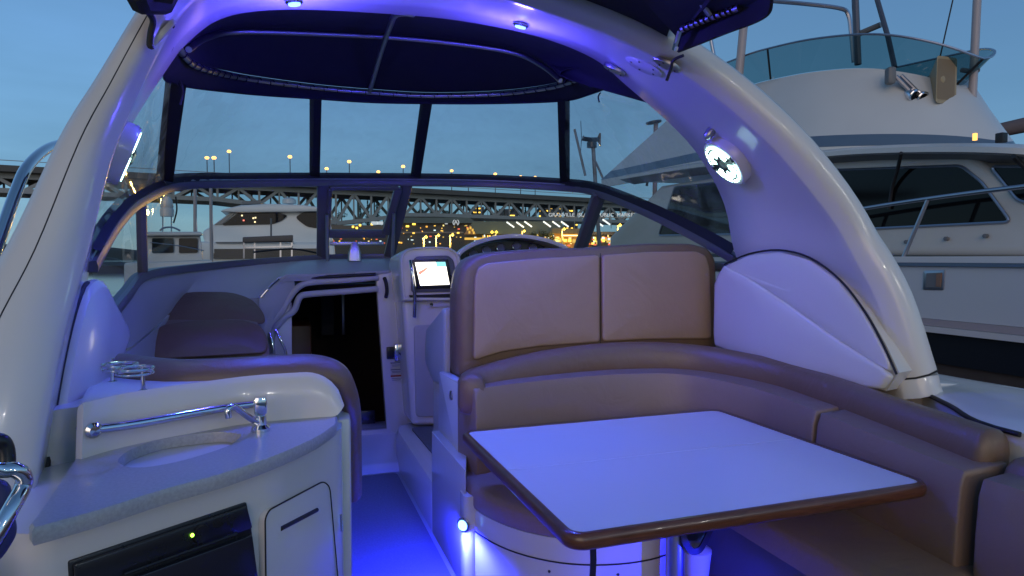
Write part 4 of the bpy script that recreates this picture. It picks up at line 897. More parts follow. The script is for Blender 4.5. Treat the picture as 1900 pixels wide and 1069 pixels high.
MB().lathe([(0.022, 0), (0.02, 0.008), (0, 0.01)], fac(372, 990, F0, nB, 0.02), nB, 18).build('dial', BLKP, fr)
MB().lathe([(0.0045, 0), (0.003, 0.004), (0, 0.005)], fac(357, 993, F0, nB, 0.022), nB, 10).build('indicator', glow('green_led', (0.35, 1.0, 0.05), 6), fr)

# cup holder of two chrome rings
ch = thing('cup_holder', 'chrome two-ring cup holder standing on the wet bar ledge', 'cup holder', RZ(235, 720, ZL))
for px, py in ((222, 677), (250, 684)):
    c = RZ(px, py, 1.115)
    MB().tube([c+V((0.043*math.cos(2*math.pi*k/28), 0.043*math.sin(2*math.pi*k/28), 0)) for k in range(28)], 0.0042, 8, closed=True).build('ring', CHROME, ch)
    MB().tube([c+V((0.043*math.cos(2*math.pi*k/28), 0.043*math.sin(2*math.pi*k/28), -0.012)) for k in range(28)], 0.003, 8, closed=True).build('ring', CHROME, ch)
for px, py in ((209, 709), (266, 726)):
    b = RZ(px, py, ZL+0.004); MB().tube([b, b+V((0, 0, 0.072))], 0.006, 10).build('post', CHROME, ch)
    MB().lathe([(0.013, 0), (0.013, 0.003), (0.006, 0.006), (0, 0.006)], b, (0, 0, 1), 14).build('post_foot', CHROME, ch)

# ------------------------------------------------------------------ port lounge seat
lo_ = thing('port_lounge_seat', 'tan lounge seat with curved back between the wet bar and the dashboard', 'lounge seat', (-0.4, 3.6, 0.0))
MB().box((-0.36, 3.55, 0.38), (0.74, 1.9, 0.76)).build('seat_base', GEL, lo_, bev=0.03)
SC2 = fillet([V((-0.74, 2.75, 0)), V((0.0, 2.75, 0)), V((-0.02, 4.15, 0)), V((-0.74, 4.15, 0))], 0.12, 5)
stack(SC2, [(0.99, 0.75), (1.0, 0.77), (1.0, 0.82), (0.97, 0.845), (0.9, 0.85), (0.5, 0.855), (0.1, 0.856)]).build('seat_cushion', SEATV, lo_, smooth=60)
brow = []
for px0, px1, py, y_ in ((262, 500, 690, 3.95), (258, 502, 665, 4.0), (262, 498, 630, 4.08), (272, 488, 606, 4.16), (288, 478, 592, 4.26), (296, 474, 584, 4.38), (300, 470, 575, 4.5)):
    a, b = RY(px0, py, y_), RY(px1, py, y_); brow.append([a.lerp(b, k/12)+V((0, 0.05*(2*k/12-1)**2*-1, -0.02*(2*k/12-1)**4)) for k in range(13)])
MB().slab(brow, 0.03).build('backrest', SEATV, lo_, smooth=60)
bpd = fillet([RY(*q_) for q_ in ((280, 668, 3.97), (279, 628, 4.04), (300, 604, 4.10), (350, 596, 4.13), (450, 594, 4.13), (484, 604, 4.10), (497, 630, 4.04), (495, 656, 3.99))], 0.06, 5)
MB().pad(bpd, (0, -1, 0.35), 0.022, 0.03).build('back_panel', TAN, lo_, smooth=70)
hpd = fillet([RY(*q_) for q_ in ((286, 600, 4.24), (294, 570, 4.40), (318, 551, 4.50), (360, 544, 4.54), (430, 545, 4.54), (468, 557, 4.48), (490, 584, 4.34), (493, 602, 4.24))], 0.06, 5)
MB().pad(hpd, (0, -0.6, 0.8), 0.016, 0.025).build('headrest', TAN, lo_, smooth=70)
MB().tube(cr([RX(214, 650, -0.74), RX(240, 622, -0.74), RX(270, 598, -0.74), RX(300, 586, -0.72)], 5), 0.05, 12).build('side_roll', SEATV, lo_, smooth=60)
MB().lathe([(0.014, 0), (0.012, 0.01), (0, 0.012)], RY(281, 583, 4.1), (0.4, -1, 0.4), 12).build('snap_button', CHROME, lo_)

# ------------------------------------------------------------------ near left corner: folding handrail with a dark cushion
hr = thing('boarding_handrail', 'bent chrome handrail at the lower left edge beside the wet bar', 'handrail', at(0, 1069, 0.95))
MB().tube(cr([at(-60, 862, 0.9), at(0, 872, 0.93), at(28, 872, 0.94), at(44, 884, 0.95), at(42, 905, 0.95), at(20, 945, 0.92), at(-10, 1000, 0.9), at(-60, 1080, 0.88)], 6), 0.011, 12).build('rail', CHROME, hr)
MB().tube(cr([at(-60, 830, 0.95), at(-10, 818, 0.97), at(8, 828, 0.98), at(12, 860, 0.98), at(4, 880, 0.97)], 6), 0.012, 12).build('rail_post', BLKP, hr)
cu_ = thing('navy_cushion', 'dark navy cushion tucked behind the chrome rail at the lower left', 'cushion', at(0, 1069, 1.15))
MB().pad(fillet([at(-80, 880, 1.12), at(20, 890, 1.14), at(26, 950, 1.14), at(34, 985, 1.14), at(0, 1040, 1.10), at(-80, 1060, 1.06)], 0.02), (0.25, -1, 0.1), 0.03, 0.01).build('cover', pm('navy_vinyl', (0.03, 0.03, 0.10), 0.5, bump=0.3), cu_, smooth=60)
# ================================================================== WATER, MARINA AND CITY
FH = V((math.sin(YAW), math.cos(YAW), 0))
WATM = pm('harbour_water', (0.012, 0.022, 0.028), 0.08, bump=0.6, bscale=1.2, spec=0.5)
wt = MB().box((0, 400, WATER-0.5), (3000, 3000, 1.0)).build('water', WATM, smooth=0); wt['kind'] = 'structure'
WHT = pm('boat_white', (0.62, 0.61, 0.58), 0.3, coat=0.2, var=0.05, vscale=2)
WHT2 = pm('boat_white_cool', (0.55, 0.57, 0.57), 0.35, var=0.05, vscale=1)
NAVY = pm('navy_bottom', (0.010, 0.012, 0.018), 0.3)
STRIPE = pm('blue_stripe', (0.10, 0.15, 0.21), 0.35, var=0.1)
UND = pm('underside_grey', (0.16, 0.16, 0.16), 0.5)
DGL = pm('dark_window', (0.005, 0.005, 0.006), 0.06, spec=0.18)
HULLB = pm('brown_hull_base', (0.085, 0.068, 0.058), 0.5, var=0.2)  # brown-grey tone of the lower hull
TINT = clear('flybridge_tint', (0.30, 0.42, 0.42), 1.0, 0.04)
CREAM = pm('cream_plastic', (0.38, 0.28, 0.15), 0.4)
POLE = pm('pole_white', (0.42, 0.36, 0.35), 0.4)

# ------------------------------------------------------------------ neighbouring sport cruiser, bow towards the right
sf = thing('flybridge_cruiser', 'large white flybridge motor boat moored alongside on the right', 'motor boat', (7.6, 6.0, WATER))
HXc = 7.6
def hullsec(y):
    k = max(0.0, min(1.0, (1.2-y)/7.5)); hw = 2.1*(1-k**2.2)+0.02; fl = 0.30*k
    return HXc-hw, HXc+hw, fl, k
def hullband(z0, z1, off, name, mat, inn0=0.0):
    rr = []
    for y in (14, 11, 8, 5, 3, 1.2, -0.5, -2, -3.4, -4.6, -5.5, -6.1, -6.3):
        a, b, fl, k = hullsec(y); s = 0.25*k
        rr.append([V((a-off+inn0, y, z0+s)), V((a-off, y, z1+s)), V((b+off, y, z1+s)), V((b+off-inn0, y, z0+s))])
    return MB().loft(rr).build(name, mat, sf, smooth=30)
hullband(WATER-0.2, 0.47, -0.05, 'hull_bottom', HULLB, 0.25)
hullband(0.47, 0.745, -0.01, 'boot_stripe', NAVY)
hullband(0.75, 0.80, 0.09, 'rub_rail', WHT)
hullband(0.802, 0.86, 0.03, 'rail_step', pm('faded_pink_band', (0.36, 0.31, 0.31), 0.4))
hullband(0.862, 1.33, -0.0, 'topside', WHT2)
hullband(1.332, 1.362, 0.03, 'toe_rail', STRIPE)
hullband(1.364, 1.42, -0.03, 'deck', WHT)
# port vent on the topside
vt_ = [RX(*q_, 5.47) for q_ in ((1713, 502), (1753, 501), (1750, 539), (1711, 538))]
vv = MB().prism(fillet(vt_, 0.02), (0.06, 0, 0)).build('hull_vent', ALU, sf, bev=0.008)
MB().prism([RX(*q_, 5.462) for q_ in ((1719, 507), (1747, 506), (1745, 534), (1717, 533))], (0.02, 0, 0)).build('vent_recess', UND, vv)
MB().prism([RX(*q_, 5.455) for q_ in ((1737, 508), (1746, 507), (1744, 532), (1736, 532))], (0.02, 0, 0)).build('vent_flap', pm('vent_bronze', (0.25, 0.14, 0.09), 0.4), vv)
# trunk cabin below the windows, house with raked front
def side(pxs, x_): return [RX(px, py, x_) for px, py in pxs]
XH = 5.95
trk = [RX(1130, 470, XH), RX(1130, 440, XH), RX(1225, 345, XH), RX(1510, 300, XH), RX(1700, 288, XH), RX(1800, 286, XH), RX(1900, 360, XH), RX(1960, 425, XH), RX(2060, 440, XH), RX(2150, 478, XH)]
MB().prism(trk, (3.3, 0, 0)).build('deckhouse', pm('house_cream', (0.56, 0.52, 0.45), 0.35, var=0.05), sf, bev=0.06, seg=3)
def win(pxs, name='window', x_=XH-0.004, r=0.06):
    o = MB().prism(fillet(side(pxs, x_), r, 5), (0.03, 0, 0)).build(name, DGL, sf)
    MB().tube(fillet(side(pxs, x_-0.002), r, 5), 0.014, 6, closed=True).build('window_gasket', ALU, o); return o
w1 = win([(1534, 316), (1783, 307), (1822, 338), (1876, 412), (1606, 425), (1588, 412)])
win([(1838, 309), (1905, 309), (1960, 380), (1890, 374)])
win([(1252, 347), (1480, 322), (1530, 432), (1222, 437)])
MB().tube(cr([RX(1672, 284, XH-0.25), RX(1666, 312, XH-0.1), RX(1655, 350, XH-0.03), RX(1650, 388, XH-0.02)], 4), 0.018, 8).build('wiper', BLK, sf)
MB().tube(cr([RX(1880, 290, XH-0.2), RX(1890, 300, XH-0.1), RX(1904, 312, XH-0.04)], 4), 0.02, 8).build('wiper', BLK, sf)
# brow overhanging the windows
brw = cr([RX(1150, 330, 5.8), RX(1300, 306, 5.78), RX(1480, 290, 5.75), RX(1600, 280, 5.75), RX(1750, 276, 5.75), RX(1900, 280, 5.8), RX(2050, 300, 6.2)], 5)
MB().loft([[p, p+V((0.0, 0, 0.05)), p+V((0.10, 0, 0.085)), p+V((2.6, 0, 0.10)), p+V((2.6, 0, -0.02)), p+V((0.25, 0, -0.03))] for p in [q_+V((0, 0, -0.03)) for q_ in brw]]).build('brow', WHT, sf)
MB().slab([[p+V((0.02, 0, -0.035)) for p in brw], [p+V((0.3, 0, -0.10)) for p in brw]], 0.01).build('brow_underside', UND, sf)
# flybridge
def mir(P): return [V(p) for p in P]+[V((2*7.65-p[0], p[1], p[2])) for p in P[-2::-1]]
rim = cr(mir([(6.5, 10.0, 3.98), (6.5, 8.3, 3.94), (6.52, 7.64, 3.90), (6.62, 7.0, 3.84), (6.86, 6.42, 3.75), (7.2, 6.02, 3.60), (7.65, 5.82, 3.46)]), 5)
bot = cr(mir([(6.02, 12.0, 2.98), (6.02, 8.5, 2.90), (6.08, 7.3, 2.84), (6.28, 6.5, 2.78), (6.75, 5.85, 2.72), (7.2, 5.42, 2.66), (7.65, 5.2, 2.60)]), 5)
b2_ = [p.lerp(q_, 0.13) for p, q_ in zip(bot, rim)]
MB().slab([[p+V((0, 0, -0.16)) for p in bot], bot], 0.05).build('flybridge_base', WHT, sf)
MB().slab([[p+(p-q_)*0.01 for p, q_ in zip(bot, rim)], b2_], 0.05).build('flybridge_stripe', STRIPE, sf)
cc = V((7.65, 8.5, 0))
def lean(p, k): d = V((p.x-cc.x, p.y-cc.y, 0)); return p+d*k
MB().slab([b2_, [lean(b.lerp(r, 0.5), -0.004) for b, r in zip(b2_, rim)], [lean(b.lerp(r, 0.93), -0.0) for b, r in zip(b2_, rim)], [r for r in rim], [lean(r, -0.05)+V((0, 0, 0.02)) for r in rim]], 0.04).build('flybridge_cowl', WHT, sf, smooth=50)
scr_t = [lean(p, 0.10)+V((0, 0, 0.40 if True else 0)) for p in rim]
for i, p in enumerate(scr_t):
    k = abs(i/(len(scr_t)-1)-0.5)*2; p.z = rim[i].z+0.42-0.18*(1-k)**2 - (0.42 if k > 0.985 else 0)
m0 = [lean(r, -0.02)+V((0, 0, 0.015)) for r in rim]
MB().sheet([m0, [a.lerp(b, 0.5) for a, b in zip(m0, scr_t)], scr_t]).build('wind_screen', TINT, sf)
MB().tube(scr_t, 0.014, 8).build('screen_rail', ALU, sf)
for i in (9, 30): MB().tube([m0[i], scr_t[i]], 0.014, 6).build('screen_post', BLK, sf)
MB().box((7.2, 7.4, 3.75), (0.9, 0.5, 0.24), rz=0.5).build('helm_pod', BLKP, sf, bev=0.06)
MB().box((7.9, 6.9, 3.68), (0.7, 0.4, 0.2), rz=-0.2).build('helm_pod', BLKP, sf, bev=0.06)
# horn loudspeaker and twin spotlights on the cowl
def cowl(px, py): return at(px, py, 7.85)
lh = MB().loft([[cowl(1742, 155)+V((a, 0, b))*k+FH*d for a, b in rrect(-0.16, 0.16, -0.27, 0.27, 0.03, 3)] for k, d in ((1.0, -0.14), (0.95, -0.12), (0.45, 0.10), (0.35, 0.35))]).build('loud_hailer', CREAM, sf)
MB().loft([[cowl(1741, 154)+V((a, 0, b))*k+FH*d for a, b in rrect(-0.16, 0.16, -0.27, 0.27, 0.03, 3)] for k, d in ((0.86, -0.145), (0.4, 0.0), (0.1, 0.05))]).build('hailer_mouth', pm('hailer_inner', (0.24, 0.16, 0.08), 0.5), lh)
MB().lathe([(0.055, 0.0), (0.05, 0.03), (0, 0.05)], cowl(1730, 154)+FH*-0.13, -FH, 14).build('hailer_driver', CREAM, lh)
MB().tube([cowl(1722, 158)+FH*0.1, cowl(1700, 158)+FH*0.15, cowl(1690, 175)+FH*0.4], 0.09, 12).build('hailer_body', CREAM, lh)
for px, py in ((1691, 176), (1706, 180)):
    c = cowl(px, py)
    s_ = MB().lathe([(0.0, 0.12), (0.045, 0.11), (0.075, 0.0), (0.08, -0.06), (0.07, -0.07), (0, -0.05)], c, FH*0.8+V((-0.2, 0, 0.4)), 16).build('spotlight', CHROME, sf)
    MB().lathe([(0.068, -0.065), (0.03, -0.07), (0, -0.071)], c, FH*0.8+V((-0.2, 0, 0.4)), 16).build('lens', DGL, s_)
MB().tube([cowl(1662, 142), cowl(1690, 170)], 0.028, 8).build('light_bracket', ALU, sf)
MB().tube([cowl(1672, 140), cowl(1704, 172)], 0.022, 8).build('light_bracket', ALU, sf)
MB().box(cowl(1652, 141), (0.10, 0.12, 0.20), rz=-0.4).build('bracket_mount', UND, sf, bev=0.03)
MB().tube([cowl(1404, 195), cowl(1405, 210)], [0.02, 0.05], 8).build('deck_fitting', BLK, sf)
# orange running light and its bracket
MB().box(RX(1858, 256, 6.9), (0.08, 0.08, 0.10)).build('running_light', BLK, sf, bev=0.01)
MB().box(RX(1809, 254, 6.6), (0.03, 0.03, 0.07)).build('running_lens', glow('amber', (1.0, 0.45, 0.1), 1.5), sf)
# aerials, outriggers, ladder frame and tower tubes
def pl(a, b, r, mat=POLE, nm='outrigger'): MB().tube([a, b], r, 10).build(nm, mat, sf)
pl(at(1367, 183, 9.6), at(1390, -60, 9.6), 0.062)
pl(at(1803, 207, 7.9), at(1816, -60, 7.9), 0.045)
MB().tube(cr([at(1815, 130, 7.9), at(1800, 132, 7.9), at(1785, 130, 8.0)], 3), 0.03, 8).build('outrigger_clamp', UND, sf)
MB().box(at(1367, 176, 9.55), (0.1, 0.05, 0.12)).build('outrigger_light', glow('amber_reflector', (1.0, 0.5, 0.12), 0.9), sf)
pl(at(1740, 125, 7.9), at(1768, 0, 7.9), 0.008, BLK, 'whip_aerial')
MB().tube(cr([at(1430, 2, 9.5), at(1500, 8, 9.3), at(1560, 16, 9.2), at(1574, 28, 9.2), at(1579, 60, 9.2), at(1584, 115, 9.2)], 6), 0.03, 8).build('tower_hoop', ALU, sf)
MB().tube([at(1586, -20, 9.0), at(1592, 120, 9.0)], 0.045, 8).build('tower_leg', pm('dark_alu', (0.12, 0.12, 0.14), 0.4, metal=0.6), sf)
MB().tube([at(1622, -20, 8.8), at(1648, 70, 8.6), at(1660, 125, 8.4)], 0.032, 8).build('tower_leg', MATS['dark_alu'], sf)
MB().tube([at(1596, 62, 9.0), at(1634, 46, 8.8)], 0.04, 8).build('tower_brace', UND, sf)
for a, b in (((1318, 70), (1335, 155)), ((1287, 85), (1288, 125)), ((1300, 133), (1328, 118))): pl(at(*a, 10.5), at(*b, 10.5), 0.03, ALU, 'ladder_tube')
# bow rail along the side deck
MB().tube(cr([RX(1400, 425, 5.62), RX(1580, 391, 5.62), RX(1720, 369, 5.62), RX(1900, 346, 5.62), RX(2100, 325, 5.8)], 5), 0.021, 10).build('hand_rail', ALU, sf)
MB().tube([RX(1722, 370, 5.62), RX(1690, 445, 5.60), RX(1660, 516, 5.56)], 0.019, 10).build('stanchion', ALU, sf)
MB().tube([RX(1560, 394, 5.62), RX(1530, 470, 5.6)], 0.019, 10).build('stanchion', ALU, sf)
for px, py in ((1684, 449), (1758, 443), (1831, 438)): MB().lathe([(0.02, 0), (0.02, 0.03), (0, 0.035)], RX(px, py, XH-0.005), (-1, 0, 0), 10).build('snap_stud', UND, sf)
MB().tube([RX(1632, 474, 5.6), RX(1634, 484, 5.6)], 0.035, 10).build('cleat', BLK, sf)

# sail boom under its cover, far right
bo = thing('sail_boom', 'brown covered sail boom poking in at the right edge', 'boom', at(1880, 300, 13))
MB().tube([at(1838, 246, 13), at(1850, 243, 13), at(1930, 226, 13)], [0.08, 0.14, 0.16], 10).build('boom_cover', pm('boom_cloth', (0.13, 0.10, 0.10), 0.8), bo)

# ------------------------------------------------------------------ wind generator and aerial poles on the yachts beyond
wg = thing('wind_generator', 'dark wind generator with tail fin on a pole beyond the starboard curtain', 'wind generator', at(1112, 470, 16))
D16 = 16.0
MB().tube([at(1100, 264, D16), at(1113, 470, D16)], 0.05, 8).build('pole', UND, wg)
MB().tube(cr([at(1080, 257, D16), at(1095, 259, D16), at(1112, 259, D16)], 3), 0.055, 8).build('body', BLKP, wg)
MB().prism([at(1108, 256, D16), at(1112, 247, D16), at(1115, 247, D16), at(1115, 272, D16), at(1110, 264, D16)], FH*0.04).build('tail_fin', BLKP, wg)
MB().lathe([(0.12, 0), (0.12, 0.12), (0.05, 0.2), (0, 0.2)], at(1098, 274, D16), (0, 0, 1), 10).build('yaw_mount', BLKP, wg)
for a in (25, 145, 265):
    d = V((0, 0, 1))*math.cos(rad(a))+FH*math.sin(rad(a)); MB().beam(at(1079, 257, D16), at(1079, 257, D16)+d*0.5, 0.05, 0.012, up=crt).build('blade', BLKP, wg)
for a, b in (((1066, 240), (1086, 326)), ((1105, 300), (1125, 345))): MB().tube([at(*a, D16), at(*b, D16)], 0.03, 6).build('stay', UND, wg)
ap = thing('aerial_pole', 'tall pole topped by a dark ring aerial beyond the starboard curtain', 'aerial', at(1212, 480, 17))
MB().tube([at(1217, 226, 17), at(1213, 480, 17)], 0.06, 8).build('pole', pm('pole_rust', (0.25, 0.17, 0.15), 0.5), ap)
MB().tube([at(1213, 227, 17)+V((0.17*math.cos(k*math.pi/12), 0.17*math.sin(k*math.pi/12), 0.03*math.cos(k*math.pi/12))) for k in range(24)], 0.035, 6, closed=True).build('ring_aerial', BLKP, ap)
MB().tube(cr([at(1216, 262, 17), at(1208, 275, 17), at(1205, 310, 17), at(1200, 345, 17)], 4), 0.035, 6).build('cable', BLK, ap)

# ------------------------------------------------------------------ white express yacht through the windshield
yt = thing('express_yacht', 'sleek white yacht with black wraparound windows seen through the left windshield', 'yacht', at(490, 480, 24)*1.0)
def cp_(pxs, d): return [at(px, py, d) for px, py in pxs]
def ext(name, pxs, d, t, mat, par, r=0.0, bev=0.0):
    P = cp_(pxs, d); P = fillet(P, r, 4) if r else P
    cpx = sum(p_[0] for p_ in pxs)/len(pxs) if par not in (yt,) else 520
    dr_ = ray(cpx, 480); dr_.z = 0
    return MB().prism(P, dr_.normalized()*t).build(name, mat, par, bev=bev, smooth=40)
WHT3 = pm('yacht_white', (0.80, 0.80, 0.78), 0.3, coat=0.2)
ext('superstructure', [(374, 430), (395, 417), (424, 396), (440, 390), (520, 386), (592, 384), (612, 400), (620, 452), (380, 454)], 24, 3.6, WHT3, yt, bev=0.12)
ext('hardtop', [(408, 392), (416, 388), (446, 381), (500, 378), (560, 380), (600, 385), (600, 392), (545, 393), (440, 394)], 23.7, 4.2, WHT3, yt, bev=0.06)
ext('hull', [(340, 447), (405, 449), (620, 450), (626, 500), (390, 500)], 23.6, 4.4, WHT3, yt, bev=0.1)
ext('hull_dark_band', [(396, 462), (602, 461), (604, 480), (396, 480)], 23.5, 0.2, NAVY, yt)  # dark lower portion of the yacht's hull
ext('side_window', [(411, 418), (443, 394), (480, 392), (511, 392), (534, 400), (522, 410), (505, 416)], 23.95, 0.2, DGL, yt, 0.1)
ext('front_window', [(398, 417), (426, 397), (438, 394), (411, 417)], 23.96, 0.2, pm('front_glass', (0.10, 0.13, 0.15), 0.1), yt)
ext('aft_window', [(548, 403), (562, 394), (586, 388), (600, 400), (590, 424), (570, 421), (556, 411)], 23.95, 0.2, DGL, yt, 0.1)
ext('rub_stripe', [(400, 449), (545, 448), (545, 450), (400, 451)], 23.5, 0.1, UND, yt)
for k in range(9):
    ext('reflected_light', [(448+random.random()*22, 398+random.random()*14)]*1 + [], 23.9, 0.05, DGL, yt) if False else None
for px, py in ((449, 400), (470, 405), (474, 404), (473, 412), (452, 409)):
    MB().box(at(px, py, 23.9), (0.05, 0.05, 0.05)).build('glow_speck', glow('glow_speck_%d' % px, (1.0, 0.75, 0.4) if px != 452 else (1, 0.2, 0.15), 1.6), yt)  # small glowing specks just in front of the yacht's side window
ext('radar_platform', [(450, 374), (484, 371), (484, 378), (446, 379)], 24.5, 1.2, UND, yt)
MB().lathe([(0.25, 0), (0.25, 0.15), (0.15, 0.22), (0, 0.22)], at(537, 378, 25), (0, 0, 1), 16).build('radar_dome', WHT, yt)

# barbecue-like dock box with legs in front of it
bx = thing('dock_box', 'brown slatted dock box on legs in front of the white yacht', 'dock box', at(497, 470, 13))
ext('box_body', [(450, 440), (544, 436), (544, 448), (450, 450)], 13, 0.5, pm('box_brown', (0.12, 0.10, 0.09), 0.6, var=0.2), bx, bev=0.02)
for px in (452, 472, 520, 541): ext('leg', [(px-1, 450), (px+2, 450), (px+2, 520), (px-1, 520)], 13.1, 0.05, ALU, bx)
ext('shelf', [(452, 458), (542, 456), (542, 459), (452, 461)], 13, 0.4, ALU, bx)
MB().tube([at(503, 405, 13.2), at(503, 438, 13.2)], 0.02, 6).build('flag_staff', UND, bx)

# pilothouse boat further left
ph = thing('pilothouse_boat', 'small white pilothouse trawler with radar dome at the left of the windshield', 'boat', at(320, 500, 12))
ext('cabin', [(262, 437), (372, 437), (378, 492), (262, 492)], 12, 2.0, WHT2, ph, bev=0.04)
ext('roof', [(262, 430), (374, 430), (377, 437), (262, 438)], 11.85, 2.3, WHT2, ph, bev=0.03)
ext('hull', [(230, 488), (395, 482), (390, 560), (230, 560)], 11.6, 2.8, WHT2, ph, bev=0.04)
for a, b in ((282, 322), (332, 367)): ext('window', [(a, 442), (b, 442), (b, 469), (a, 470)], 11.97, 0.06, DGL, ph, 0.03)
MB().lathe([(0.11, 0), (0.12, 0.12), (0.10, 0.16), (0.11, 0.18), (0.09, 0.30), (0.04, 0.36), (0, 0.36)], at(310, 402, 12), (0, 0, 1), 18).build('radar_dome', WHT, ph)
for px in (302, 318): MB().tube([at(px, 402, 12), at(px, 430, 12)], 0.012, 6).build('radar_leg', ALU, ph)
MB().tube(cr([at(297, 428, 12), at(304, 423, 12), at(320, 422, 12), at(334, 428, 12)], 4), 0.018, 6).build('roof_rail', ALU, ph)
MB().tube(cr([at(278, 450, 11.7), at(330, 456, 11.7), at(378, 465, 11.7)], 4), 0.010, 6).build('deck_rail', ALU, ph)
MB().tube(cr([at(326, 365, 11.8), at(328, 390, 11.8), at(322, 414, 11.8)], 4), 0.015, 6).build('hanging_line', BLK, ph)
for k, (px, t0, t1) in enumerate(((362, 345, 434), (393, 345, 470))):
    mt = thing('sailboat_mast', ('slim pale mast left of the white yacht', 'slim pale mast overlapping the bow of the white yacht')[k], 'mast', at(px, t1+60, 20+k))
    MB().tube([at(px, t1+60, 20+k), at(px-2*k, t0, 20+k)], 0.05, 8).build('spar', POLE, mt)
    MB().tube([at(px+4, t1, 20+k), at(px-1, t0, 20+k)], 0.012, 5).build('stay', ALU, mt)

hl = []
for k in range(61):
    a_ = -1.25+2.5*k/60; z_ = 14+22*abs(math.sin(3.1*k/9.0+0.6))*(0.6+0.4*math.sin(k*0.9))+6*math.sin(k*2.3); z_ = max(z_, 6)
    d_ = FH*math.cos(a_)+crt*math.sin(a_)
    hl.append([d_*1400+V((0, 0, WATER)), d_*1420+V((0, 0, z_*0.7)), d_*1480+V((0, 0, z_)), d_*1700+V((0, 0, WATER))])
ho = MB().loft(hl, True, True).build('added_hills', pm('added_hills_mat', (0.05, 0.065, 0.06), 0.9, var=0.3, vscale=0.01)); ho['kind'] = 'structure'  # invented ridge, added to hide the yellow glow along the horizon
# floating docks
DOCK = pm('dock_wood', (0.11, 0.095, 0.08), 0.8, var=0.3, vscale=3)
for k, (px, d, lab) in enumerate(((620, 16, 'weathered floating dock just beyond the bow'), (860, 30, 'weathered floating dock in the middle of the marina'))):
    dk = thing('floating_dock', lab, 'dock', at(px, 500, d))
    c = at(px, 480, d); c.z = -0.6
    MB().box(c, (26, 2.0, 0.35), rz=-YAW).build('deck_boards', DOCK, dk, bev=0.02)
    MB().box(c+V((0, 0, -0.3)), (25.5, 1.8, 0.3), rz=-YAW).build('float', UND, dk)

# ------------------------------------------------------------------ steel truss bridge
STEEL = pm('bridge_steel', (0.38, 0.37, 0.33), 0.6, var=0.15, vscale=0.2)
CONC = pm('bridge_concrete', (0.25, 0.24, 0.22), 0.8, var=0.2, vscale=0.2)
def bx_(X, z, off=0.0):
    D = 219.5+0.573*X; return V((0, 0, 0))+crt*(X+off*-0.497)+FH*(D+off*0.867)+V((0, 0, z))
br = thing('truss_bridge', 'long steel truss bridge crossing behind the marina', 'bridge', bx_(0, WATER))
ZD = 22.4
def zb(X):
    t = [(-200, 17.0), (-78, 17.0), (-66, 15.8), (-47.6, 10.8), (-38, 14.0), (-30, 14.9), (130, 14.9)]
    for (a, za), (b, zb_) in zip(t, t[1:]):
        if a <= X <= b: return za+(zb_-za)*(X-a)/(b-a)
    return 14.9
MB().loft([[bx_(X, ZD-1.3, -3), bx_(X, ZD, -4), bx_(X, ZD, 18), bx_(X, ZD-1.3, 17)] for X in (-220, 200)]).build('road_deck', CONC, br, smooth=0)
MB().loft([[bx_(X, ZD+1.0, -3.9), bx_(X, ZD+1.15, -3.9), bx_(X, ZD+1.15, -3.7), bx_(X, ZD+1.0, -3.7)] for X in (-220, 200)]).build('railing', STEEL, br, smooth=0)
NODES = [3.6+9*k for k in range(-23, 15)]
for off in (0, 13):
    pv = None
    for X in NODES:
        t1 = bx_(X+4.5, ZD-2.2, off); b0, b1 = bx_(X, zb(X), off), bx_(X+9, zb(X+9), off)
        MB().beam(b0, t1, 0.75, 0.75).build('truss_diagonal', STEEL, br, smooth=0)
        MB().beam(t1, b1, 0.75, 0.75).build('truss_diagonal', STEEL, br, smooth=0)
        MB().beam(b0, bx_(X, ZD-2.2, off), 0.55, 0.55).build('truss_post', STEEL, br, smooth=0)
        MB().beam(bx_(X+4.5, zb(X+4.5), off), t1, 0.4, 0.4).build('truss_post', STEEL, br, smooth=0)
        MB().beam(b0, b1, 0.9, 1.1).build('bottom_chord', STEEL, br, smooth=0)
    MB().beam(bx_(-210, ZD-2.0, off), bx_(190, ZD-2.0, off), 0.9, 1.3).build('top_chord', STEEL, br, smooth=0)
for X in NODES[::2]:
    MB().beam(bx_(X, ZD-1.6, 0), bx_(X, ZD-1.6, 13), 0.5, 0.8).build('floor_beam', STEEL, br, smooth=0)
    MB().beam(bx_(X, zb(X), 0), bx_(X, zb(X), 13), 0.5, 0.6).build('floor_beam', STEEL, br, smooth=0)
for X, z in ((-47.6, 10.3), (-160, 16.5), (75, 14.4)):
    for off in (0, 13): MB().loft([[bx_(X-1.4*k, zz, off-1.2*k), bx_(X+1.4*k, zz, off-1.2*k), bx_(X+1.4*k, zz, off+1.2*k), bx_(X-1.4*k, zz, off+1.2*k)] for k, zz in ((1.6, WATER-1), (1.0, z))]).build('pier', CONC, br, smooth=0)
LAMPM = glow('sodium_lamp', (1.0, 0.47, 0.11), 3.2)
LPOLE = pm('lamp_pole', (0.10, 0.10, 0.10), 0.6)
